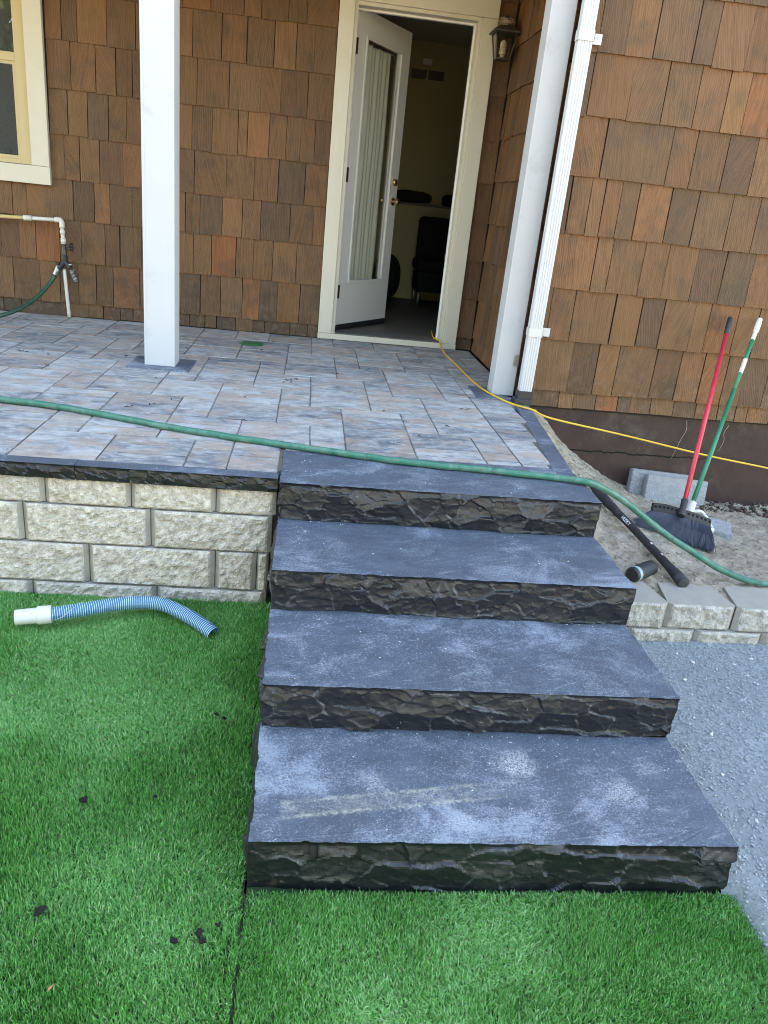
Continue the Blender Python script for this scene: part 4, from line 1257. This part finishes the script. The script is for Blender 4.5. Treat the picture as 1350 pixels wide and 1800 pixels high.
# long hose over the patio and the top step
R_H = .0145
zp = PZ + R_H + .001
pts = [(-2.3, 2.03, zp), (-1.9, 2.06, zp), (-1.55, 2.095, zp), (-1.293, 2.102, zp), (-1.032, 2.059, zp), (-.759, 1.96, zp), (-.495, 1.857, zp), (-.243, 1.782, zp), (.003, 1.716, zp), (.245, 1.66, zp), (.483, 1.605, zp), (.721, 1.574, zp), (.961, 1.55, zp), (1.16, 1.522, zp), (1.28, 1.493, zp - .001),
       (1.43, 1.55, .556), (1.545, 1.57, .488), (1.655, 1.58, .415), (1.745, 1.565, .362), (1.86, 1.55, .305), (1.965, 1.53, .252), (2.09, 1.50, .214), (2.206, 1.475, .205), (2.5, 1.46, .212), (2.9, 1.48, .212), (3.3, 1.7, .20), (3.6, 2.1, .17)]
pts = [tuple(v) for v in crom(pts, 4)]
pts = [(x + random.gauss(0, .0012), y + random.gauss(0, .0025), z) for x, y, z in pts]
tag(tube('garden_hose', pts, R_H, 'hose', None, 14, 4), 'long faded green hose lying across the patio and top step', 'hose')

# yellow cord
cp = [(1.13, HY + .5, .668), (1.09, HY + .12, .672), (1.118, HY - .03, .672), (1.122, HY - .06, .645), (1.128, 4.35, PZ + .0075), (1.142, 3.976, PZ + .0075), (1.150, 3.65, PZ + .0075), (1.166, 3.342, PZ + .0075), (1.176, 3.112, PZ + .0175), (1.24, 2.93, PZ + .012), (1.297, 2.841, PZ + .0075), (1.375, 2.745, PZ + .009), (1.52, 2.80, .563), (2.031, 2.9, .468), (2.567, 2.9, .383), (3.0, 2.9, .328), (3.7, 2.88, .235), (4.4, 2.8, .13), (5.0, 2.7, .03), (6.0, 2.6, -.05)]
tag(tube('extension_cord', cp, .0058, 'cord', None, 8, 10), 'yellow cord running from the doorway past the post and along the wing', 'cord')

# ------------------------------------------------------------------ pool hose
ph = thing('pool_hose', (-.6, 1.15, .09), 'blue and white ribbed pool hose with a white cuff on the grass', 'hose')
path = [(-.905, 1.055, .118), (-.842, 1.072, .120), (-.779, 1.087, .121), (-.681, 1.127, .123), (-.60, 1.165, .123), (-.532, 1.190, .122), (-.462, 1.203, .120), (-.406, 1.196, .116), (-.345, 1.165, .108), (-.29, 1.129, .10), (-.245, 1.095, .09), (-.205, 1.063, .076)]
cr = crom(path, 40)
acc = [0.0]
for a, b in zip(cr[:-1], cr[1:]): acc.append(acc[-1] + (b - a).length)
pitch = .0078
s0 = .118
ss, rr, mm = [], [], []
k = 0
s = s0
while s < acc[-1] - pitch:
    for f, r_, m_ in ((0, .0244, 0), (.54, .0244, 0), (.62, .0266, 1), (.90, .0266, 1), (.97, .0244, 0)):
        ss.append(s + f * pitch); rr.append(r_); mm.append(m_)
    s += pitch
P3 = [Vector([np.interp(q, acc, [c[i] for c in cr]) for i in range(3)]) for q in ss]
V, F = sweep(P3, rr, 18, False)
mi = []
for i in range(len(P3) - 1):
    mi += [1 if (mm[i] == 1 and mm[i + 1] == 1) else 0] * 18
mesh('ribbed_tube', V, F, ['blue', 'ribwhite'], ph, False, mi)
c0, c1 = cr[0], P3[0]
dv = (c1 - c0)
lathe('cuff', [(0, .0225), (0, .0265), (.004, .0275), (.072, .0285), (.074, .0325), (.078, .0335), (dv.length + .003, .0325), (dv.length + .003, .024)], c0, dv, 'whiteplastic', ph, 24)
tube('tie_wire', [c1 + Vector((-.03, -.026, -.016)), c1 + Vector((.005, -.029, -.010)), c1 + Vector((.045, -.026, .004)), c1 + Vector((.075, -.008, .027)), c1 + Vector((.085, .012, .026))], .0014, 'steel', ph, 6, 6)

# ------------------------------------------------------------------ brooms
def bz(x, y): return float(soil_z(np.array([x]), np.array([y]))[0])
def broom():
    F_ = Vector((2.06, 2.10, .350)); top = Vector((2.516, 2.935, 1.213))
    t = thing('broom', (2.03, 2.04, .15), 'angled broom with dark bristles and a red handle leaning on the wing', 'broom')
    ax = (top - F_).normalized()
    tube('handle', [F_ - ax * .02, top - ax * .13], .0125, 'red', t, 14)
    lathe('grip', [(0, .013), (.004, .0155), (.11, .0155), (.128, .012), (.132, .005)], top - ax * .132, ax, 'black', t, 14)
    lathe('socket', [(-.085, .020), (-.05, .0165), (0, .0175), (.012, .0185), (.014, .014)], F_, ax, 'rubber', t, 16)
    # head bar: from left (1.905,2.11,.308) to right (2.21,2.095,.258)
    A = Vector((1.902, 2.115, .309)); B = Vector((2.222, 2.09, .250)); mid = Vector((2.045, 2.082, .300))
    bar = [A, A.lerp(mid, .5) + Vector((0, 0, .006)), mid, mid.lerp(B, .5) + Vector((0, 0, .004)), B]
    bar = crom(bar, 6)
    V, F = [], []
    dn = Vector((.02, -.16, -.98)).normalized()
    nrm = Vector((0, 1, -.12)).normalized()
    for p in bar:
        for h, w in ((0.018, .010), (-.022, .014)):
            V += [p - dn * h - nrm * w, p - dn * h + nrm * w]
    m = len(bar)
    for i in range(m - 1):
        a, b = 4 * i, 4 * i + 4
        F += [(a, b, b + 1, a + 1), (a + 2, a + 3, b + 3, b + 2), (a, a + 2, b + 2, b), (a + 1, b + 1, b + 3, a + 3)]
    F += [(0, 1, 3, 2), (4 * m - 4, 4 * m - 2, 4 * m - 1, 4 * m - 3)]
    hd = mesh('head', V, F, 'rubber', t)
    # dark slots along the bar
    for k in range(14):
        f = (k + .6) / 14
        if .43 < f < .57: continue
        i = f * (m - 1); p = bar[int(i)].lerp(bar[min(int(i) + 1, m - 1)], i % 1)
        q = p - dn * .004 - nrm * .0125
        tx = (B - A).normalized()
        vv = [q + tx * sx * .0065 + dn * sz * .006 for sx, sz in ((-1, -1), (1, -1), (1, 1), (-1, 1))]
        mesh('slot', vv + [v + nrm * .004 for v in vv], [(0, 1, 2, 3), (4, 7, 6, 5), (0, 4, 5, 1), (1, 5, 6, 2), (2, 6, 7, 3), (3, 7, 4, 0)], 'blackfab', hd)
    # bristles
    rs = random.Random(3)
    V, F = [], []
    GA = Vector((1.815, 2.075, 0)); GB = Vector((2.168, 1.915, 0))
    for k in range(3000):
        f = rs.random(); i = f * (m - 1)
        p = bar[int(i)].lerp(bar[min(int(i) + 1, m - 1)], i % 1) + dn * .02 + nrm * rs.uniform(-.011, .011)
        g_ = GA.lerp(GB, min(1, max(0, f + rs.gauss(0, .02))))
        g_ = g_ + Vector((rs.gauss(0, .008), rs.gauss(0, .014) + .02 * math.sin(f * 3.14), 0))
        g_.z = bz(g_.x, g_.y) + rs.uniform(0, .022) + .006
        md = p.lerp(g_, .5) + Vector((rs.gauss(0, .004), rs.gauss(0, .004) - .01, rs.gauss(0, .003) + .006))
        pp = [p, md, g_]
        b0 = len(V)
        s_ = Vector((1, .3, .1)).normalized() * .0014; s2 = Vector((.1, .8, .6)).normalized() * .0014
        for q in pp:
            V += [q - s_, q + s_ * .6 + s2, q + s_ * .3 - s2]
        for j in (0, 3):
            for e in range(3):
                e2 = (e + 1) % 3
                F.append((b0 + j + e, b0 + j + e2, b0 + j + 3 + e2, b0 + j + 3 + e))
    o = mesh('bristles', V, F, 'bristle', t)
    o['kind'] = 'stuff'
broom()
def rake():
    F_ = Vector((2.155, 2.19, .292)); top = Vector((2.70, 2.935, 1.222))
    t = thing('broom', (2.15, 2.2, .12), 'white headed broom with a worn green handle leaning behind the red one', 'broom')
    ax = (top - F_).normalized(); L = (top - F_).length
    tube('handle', [F_, F_ + ax * (L * .60)], .0125, 'greenpole', t, 14)
    tube('upper_handle', [F_ + ax * (L * .59), F_ + ax * (L * .93)], .0112, 'greenpole', t, 14)
    lathe('paint_patch', [(0, .0119), (.05, .0121), (.10, .0119)], F_ + ax * (L * .69), ax, 'whiteplastic', t, 14)
    lathe('paint_patch', [(0, .0119), (.06, .0121)], F_ + ax * (L * .875), ax, 'whiteplastic', t, 14)
    lathe('hanging_cap', [(0, .0135), (.01, .016), (.07, .0165), (.10, .013), (.106, .006)], F_ + ax * (L - .105), ax, 'whiteplastic', t, 16)
    lathe('socket', [(-.05, .026), (-.02, .022), (.03, .020), (.034, .014)], F_, ax, 'whiteplastic', t, 16)
    base = F_ - ax * .035
    for k, (ex, ey, ez) in enumerate(((.145, -.02, -.075), (-.165, -.06, .012))):
        tube('head_arm', [base, base + Vector((ex * .45, ey * .4, ez * .15 + .022)), base + Vector((ex, ey, ez))], [.012, .009, .005], 'whiteplastic', t, 10, 6)
    tube('head_wire', [base + Vector((.03, -.01, -.01)), base + Vector((.09, -.015, -.03)), base + Vector((.145, -.02, -.075))], .003, 'whiteplastic', t, 8, 5)
    tube('head_bar', [base + Vector((-.16, -.02, -.03)), base + Vector((0, 0, -.07)), base + Vector((.15, -.02, -.085))], .014, 'whiteplastic', t, 10, 5)
    tube('head_stem', [base, base + Vector((0, 0, -.075))], .013, 'whiteplastic', t, 10)
rake()

# ------------------------------------------------------------------ tool handle and spray can
def tool_handle():
    A = Vector((1.652, 2.40, .315)); B = Vector((1.770, 1.425, .217))
    t = thing('tool_handle', (1.7, 1.8, .25), 'black rubbery tool handle with white lettering lying on the soil slope', 'handle')
    n = 24
    rr = np.interp(np.linspace(0, 1, n), [0, .2, .36, .6, .86, .93, .97, 1], [.030, .027, .020, .0185, .0195, .024, .027, .026])
    cc = [A.lerp(B, i / (n - 1)) + Vector((0, 0, .008 * math.sin(i / (n - 1) * math.pi))) for i in range(n)]
    tube('shaft', cc, list(rr), 'rubber', t, 16)
    d = (B - A).normalized()
    lathe('end_cap', [(0, .0275), (.006, .026), (.010, .018), (.012, .004)], B, d, 'rubber', t, 16)
    tx = bpy.data.curves.new('lettering', 'FONT')
    tx.body = 'HUSKY'; tx.size = .026; tx.align_x = 'CENTER'; tx.align_y = 'CENTER'; tx.extrude = .0005
    to = bpy.data.objects.new('lettering', tx)
    COL.objects.link(to)
    c = A.lerp(B, .47) + Vector((0, 0, .008))
    up = Vector((.06368, -1.43316, 1.60507)) - c
    z_ = (up - d * up.dot(d)).normalized(); y_ = z_.cross(d)
    to.matrix_world = Matrix(((d.x, y_.x, z_.x, 0), (d.y, y_.y, z_.y, 0), (d.z, y_.z, z_.z, 0), (0, 0, 0, 1)))
    to.location = c + z_ * .0203
    bpy.context.view_layer.update()
    dg = bpy.context.evaluated_depsgraph_get()
    me = bpy.data.meshes.new_from_object(to.evaluated_get(dg))
    me.transform(to.matrix_world)
    bpy.data.objects.remove(to)
    me.materials.clear(); me.materials.append(MAT['labelwhite'])
    link(bpy.data.objects.new('lettering', me), t)
    for f in (.70, .80):
        c = A.lerp(B, f)
        box('white_mark', (c.x - .004, c.y - .012, c.z + .0245, c.x + .002, c.y + .006, c.z + .0265), 'labelwhite', t)
tool_handle()
def spray_can():
    a = Vector((1.540, 1.448, .228)); b = Vector((1.690, 1.562, .222))
    t = thing('spray_can', (1.62, 1.52, .22), 'black spray can with a pale teal band lying beside the third step', 'can')
    d = (b - a).normalized(); L = (b - a).length
    R0 = .034
    lathe('can_body', [(.004, R0 - .002), (.008, R0), (L - .028, R0), (L - .022, R0 - .001), (L - .004, R0 - .012), (L, R0 - .014)], a, d, 'black', t, 28)
    lathe('label', [(.040, R0 + .0006), (L - .034, R0 + .0006)], a, d, 'rubber', t, 28)
    lathe('label_band', [(.016, R0 + .0007), (.037, R0 + .0007)], a, d, 'teal', t, 28)
    lathe('rim', [(.0, R0 - .010), (0, R0 - .004), (.006, R0 + .0002), (.008, R0 - .003)], a, d, 'black', t, 28)
    lathe('valve_cup', [(L - .001, R0 - .015), (L + .006, R0 - .018), (L + .008, .006), (L + .018, .005)], a, d, 'steel', t, 16)
spray_can()

# ------------------------------------------------------------------ loose concrete pavers
def loose_paver(label, size, M):
    bm = bmesh.new()
    bmesh.ops.create_cube(bm, size=1)
    for v in bm.verts: v.co = Vector((v.co.x * size[0], v.co.y * size[1], v.co.z * size[2]))
    bmesh.ops.bevel(bm, geom=list(bm.edges), offset=.004, segments=2, affect='EDGES')
    me = bpy.data.meshes.new('concrete_paver'); bm.to_mesh(me); bm.free()
    me.materials.append(MAT['concrete'])
    o = bpy.data.objects.new('concrete_paver', me)
    o.matrix_world = M
    COL.objects.link(o)
    return tag(o, label, 'paver', 'loose grey concrete pavers by the foundation')
def TRS(loc, rx, ry, rz): return Matrix.Translation(loc) @ Euler((math.radians(rx), math.radians(ry), math.radians(rz)), 'XYZ').to_matrix().to_4x4()
loose_paver('grey concrete paver leaning flat against the foundation, behind the other', (.40, .05, .24), TRS((2.325, 2.915, .125), -9, 3, 0))
loose_paver('grey concrete paver leaning in front of another behind the broom', (.40, .045, .26), TRS((2.40, 2.845, .105), -12, 3, 0))
loose_paver('grey concrete paver lying flat on the soil right of the broom head', (.33, .20, .06), TRS((2.31, 2.33, bz(2.31, 2.33) + .018), 2, 3, -24))

# ------------------------------------------------------------------ small things
lathe_o = lathe('drain_cover', [(0, .08), (.004, .082), (.007, .078), (.008, .05), (.008, .0005)], (-.312, 4.11, PZ + .0005), (0, 0, 1), 'drain', None, 28)
tag(lathe_o, 'round green plastic drain cover set in the patio near the wall', 'drain cover')
def clod(x, y, s, label, seed, n=10):
    rs = np.random.RandomState(seed)
    bm = bmesh.new()
    bmesh.ops.create_icosphere(bm, subdivisions=2, radius=s)
    for v in bm.verts:
        f = 1 + .8 * (vnoise(np.array([v.co.x / s * 2.3 + seed]), np.array([v.co.y / s * 2.3 + v.co.z / s * 1.7]), seed)[0] - .5) * 2
        v.co = Vector((v.co.x * f * 1.2, v.co.y * f * .9, v.co.z * f * .8))
    me = bpy.data.meshes.new('soil_clod'); bm.to_mesh(me); bm.free()
    me.materials.append(MAT['clod'])
    o = bpy.data.objects.new('soil_clod', me)
    o.location = (x, y, float(turf_z(x, y)) + .026)
    o.rotation_euler = (0, 0, rs.uniform(0, 6))
    COL.objects.link(o)
    tag(o, label, 'soil clod', 'dark soil clods on the lawn')
for i, (x, y, s, l) in enumerate([(-.458, .254, .0085, 'dark soil clod alone on the middle of the left lawn'),
        (-.466, -.083, .0095, 'largest dark soil clod near the left edge of the lawn'),
        (-.096, -.135, .010, 'dark soil clod in the cluster left of the turf seam, farthest of the pair'),
        (-.085, -.158, .008, 'dark soil clod in the cluster left of the turf seam, nearest to the seam foot'),
        (-.150, -.158, .0075, 'dark soil clod just left of the clod cluster by the seam'),
        (-.055, -.117, .006, 'small dark soil clod closest to the turf seam'),
        (-.145, .62, .007, 'small dark soil clod beside the second step on the lawn'),
        (-.12, .60, .006, 'tiny dark soil clod beside the second step, nearer the stone'),
        (-.27, .27, .005, 'tiny dark soil clod between the lone clod and the bottom step')]):
    clod(x, y, s, l, 50 + i)
# leaf litter on the patio
rs = np.random.RandomState(12)
V, F = [], []
cent = [(-1.612, 3.257), (-1.559, 3.245), (-1.458, 3.219), (-1.358, 2.927), (-.009, 3.0), (.01, 3.05), (.03, 3.08), (.301, 3.331), (-.258, 3.871), (-.725, 2.204), (-.647, 2.25), (.977, 2.663), (-1.006, 3.314), (-.02, 2.98)]
for i in range(46):
    if i < 26:
        c = cent[i % len(cent)]; x, y = c[0] + rs.normal(0, .02), c[1] + rs.normal(0, .02)
    else:
        x, y = rs.uniform(-1.6, 1.1), rs.uniform(1.8, 4.4)
    a = rs.uniform(0, 6.28); l, w = rs.uniform(.005, .022), rs.uniform(.002, .006)
    k = len(V); dx, dy = math.cos(a), math.sin(a)
    z = PZ + .003
    V += [(x - dx * l, y - dy * l, z), (x + dy * w, y - dx * w, z + .003), (x + dx * l, y + dy * l, z + rs.uniform(.001, .006)), (x - dy * w, y + dx * w, z + .004), (x, y, z + .0075)]
    F += [(k, k + 1, k + 4), (k + 1, k + 2, k + 4), (k + 2, k + 3, k + 4), (k + 3, k, k + 4), (k, k + 3, k + 2, k + 1)]
tag(mesh('leaf_litter', V, F, 'leaf'), 'scattered dark leaf crumbs on the patio pavers', 'leaf litter', kind='stuff')
# pale chips, single stones on gravel
chips = [(1.694, 1.076, 0.0094), (1.654, 1.136, 0.0079), (1.479, 0.423, 0.0072), (1.485, 0.227, 0.0079), (1.967, 1.115, 0.0094), (1.543, 0.624, 0.0086), (1.866, 1.067, 0.0072), (1.6, 0.95, 0.0072), (1.75, 0.9, 0.0058)]
V, F = [], []
for i, (x, y, s) in enumerate(chips):
    r_ = np.random.RandomState(i)
    bm = bmesh.new(); bmesh.ops.create_icosphere(bm, subdivisions=1, radius=s)
    k = len(V)
    a = r_.uniform(0, 3)
    for v in bm.verts:
        f = r_.uniform(.7, 1.2)
        q = Vector((v.co.x * 1.3 * f, v.co.y * .8 * f, v.co.z * .5 * f)); q.rotate(Euler((0, 0, a)))
        V.append((x + q.x, y + q.y, float(gravel_z(np.array([x]), np.array([y]))[0]) + .003 + q.z))
    for f_ in bm.faces: F.append(tuple(v.index + k for v in f_.verts))
    bm.free()
tag(mesh('stone_chips', V, F, 'chip'), 'larger pale stone chips on the crushed rock', 'stone chips', kind='stuff')
# dry roots hanging on the foundation
for i, (x, z, pts) in enumerate([(2.44, .57, [(0, 0), (.01, -.06), (-.012, -.12), (-.03, -.19), (-.05, -.25)]), (2.72, .56, [(0, 0), (-.02, -.05), (-.01, -.10), (-.03, -.17)])]):
    t = tag(tube('dry_root', [(x + a, WY + .018 - .004 * k, z + b) for k, (a, b) in enumerate(pts)], [.0016 - .0002 * k for k in range(len(pts))], 'root', None, 6, 5),
            ['thin pale dry root hanging on the foundation behind the green handle', 'thin pale dry root hanging on the foundation at the right edge'][i], 'root')

# ------------------------------------------------------------------ things in the room
ch = thing('office_chair', (1.45, 7.0, RZ0), 'black upholstered office chair inside the open door', 'chair')
boxes_mesh('seat', [(1.17, 6.80, 1.02, 1.72, 7.30, 1.14)], 'blackfab', ch, .04)
boxes_mesh('backrest', [(1.20, 7.22, 1.12, 1.72, 7.34, 1.56)], 'blackfab', ch, .05)
boxes_mesh('skirt', [(1.19, 6.83, .82, 1.70, 7.28, 1.015)], 'blackfab', ch, .02)
for x, y in ((1.22, 6.86), (1.66, 6.86), (1.22, 7.24), (1.66, 7.24)):
    tube('leg', [(x, y, .83), (x, y, RZ0 + .002)], .014, 'steel', ch, 10)
cb = box('storage_box', (1.47, 6.84, 1.142, 1.70, 7.0, 1.215), 'room', None, .004)
tag(cb, 'small pale box standing on the black office chair seat', 'box')
for x0, x1, lab in ((.93, 1.36, 'dark rolled bundle on the wall ledge nearest the door leaf'), (1.47, 1.75, 'dark rolled bundle on the wall ledge by the right jamb')):
    bm = bmesh.new()
    bmesh.ops.create_uvsphere(bm, u_segments=20, v_segments=12, radius=1)
    for v in bm.verts:
        n_ = vnoise(np.array([v.co.x * 2 + x0 * 9]), np.array([v.co.y * 2 + v.co.z * 2]), 3)[0]
        v.co = Vector(((x0 + x1) / 2 + math.copysign(abs(v.co.x) ** .6, v.co.x) * (x1 - x0) / 2, RY1 - .08 + v.co.y * .06, 1.681 + .06 + math.copysign(abs(v.co.z) ** .5, v.co.z) * .06 * (.7 + .5 * n_)))
    me = bpy.data.meshes.new('dark_bundle'); bm.to_mesh(me); bm.free()
    me.materials.append(MAT['blackfab'])
    me.polygons.foreach_set('use_smooth', np.ones(len(me.polygons), bool))
    o = bpy.data.objects.new('dark_bundle', me); COL.objects.link(o)
    tag(o, lab, 'bundle', 'dark bundles on the ledge')
bp_ = thing('backpack', (.92, 7.35, RZ0), 'dark rounded bag standing on the room floor behind the door leaf', 'bag')
bm = bmesh.new(); bmesh.ops.create_uvsphere(bm, u_segments=20, v_segments=14, radius=1)
for v in bm.verts: v.co = Vector((.92 + v.co.x * .15, 7.38 + v.co.y * .12, RZ0 + .24 + math.copysign(abs(v.co.z) ** .8, v.co.z) * .24))
me = bpy.data.meshes.new('bag_body'); bm.to_mesh(me); bm.free(); me.materials.append(MAT['blackfab'])
link(bpy.data.objects.new('bag_body', me), bp_)
tube('bag_strap', [(.86, 7.27, RZ0 + .40), (.88, 7.22, RZ0 + .30), (.90, 7.25, RZ0 + .14)], .014, 'rubber', bp_, 8, 5)
sm = thing('smoke_detector', (1.02, 6.1, RZ1), 'round white smoke detector on the room ceiling', 'smoke detector')
lathe('detector_base', [(0, .08), (.012, .08), (.016, .07)], (1.02, 6.1, RZ1 - .001), (0, 0, -1), 'ceiling', sm, 24)
lathe('detector_cap', [(.016, .064), (.032, .058), (.04, .045)], (1.02, 6.1, RZ1 - .001), (0, 0, -1), 'ceiling', sm, 24)

# ------------------------------------------------------------------ garden trees behind the viewer (seen in the window panes)
rs = np.random.RandomState(77)
V, F = [], []
for k in range(60):
    cx, cy, cz = (rs.uniform(-16, 9) if k < 24 else rs.uniform(-11, -3.5)), rs.uniform(-13.5, -9.5), (rs.uniform(.8, 4.6) if k < 24 else rs.uniform(1, 7.5))
    rx, rz = rs.uniform(1.2, 2.2), rs.uniform(.9, 1.9)
    m = 620
    d = rs.normal(size=(m, 3)); d /= np.linalg.norm(d, axis=1)[:, None]
    q = np.array([cx, cy, cz]) + d * np.array([rx, rx, rz]) * rs.uniform(.45, 1.05, (m, 1))
    a = rs.normal(size=(m, 3)) * .11; b = rs.normal(size=(m, 3)) * .08
    i0 = len(V)
    quad = np.stack([q - a, q + b, q + a, q - b], 1).reshape(-1, 3)
    V.extend(quad.tolist())
    F.extend([(i0 + 4 * j, i0 + 4 * j + 1, i0 + 4 * j + 2, i0 + 4 * j + 3) for j in range(m)])
V = [(x, y, max(z, .02)) for x, y, z in V]
tag(mesh('garden_trees', V, F, 'foliage'), 'leafy garden trees across the yard, reflected in the window', 'trees', kind='stuff')

# grit lying on the steps
rs = np.random.RandomState(31)
V, F = [], []
for i in range(150):
    k = rs.randint(0, 4)
    x = rs.uniform(.05, 1.22); y = k * RUN + (rs.uniform(.03, .40) if rs.rand() < .6 else .43 - abs(rs.normal(0, .02)))
    if k == 3: y = 3 * RUN + rs.uniform(.03, .36)
    s = rs.uniform(.0008, .0032)
    z = (k + 1) * RISE + s * .5
    q = len(V)
    for dx, dy, dz in ((1, 0, 0), (-1, 0, 0), (0, 1, 0), (0, -1, 0), (0, 0, .8), (0, 0, -.5)):
        f = rs.uniform(.6, 1.3) * s
        V.append((x + dx * f, y + dy * f, z + dz * f))
    F += [tuple(q + j for j in t) for t in ((0, 2, 4), (2, 1, 4), (1, 3, 4), (3, 0, 4), (2, 0, 5), (1, 2, 5), (3, 1, 5), (0, 3, 5))]
tag(mesh('grit', V, F, 'chip'), 'tiny pale grit scattered on the step treads', 'grit', kind='stuff')

# dry orange leaf on the lawn
V = [(-.388, -.277, .018), (-.382, -.273, .021), (-.379, -.264, .023), (-.384, -.267, .019), (-.388, -.270, .020), (-.3845, -.271, .023)]
F = [(0, 1, 5), (1, 2, 5), (2, 3, 5), (3, 4, 5), (4, 0, 5)]
MAT['dryleaf'] = m_flat('dry orange leaf', (.45, .17, .06), .7, .2, 60)
tag(mesh('dry_leaf', V, F, 'dryleaf', origin=(-.384, -.27, .018)), 'small dry orange leaf curled on the lawn at lower left', 'leaf')
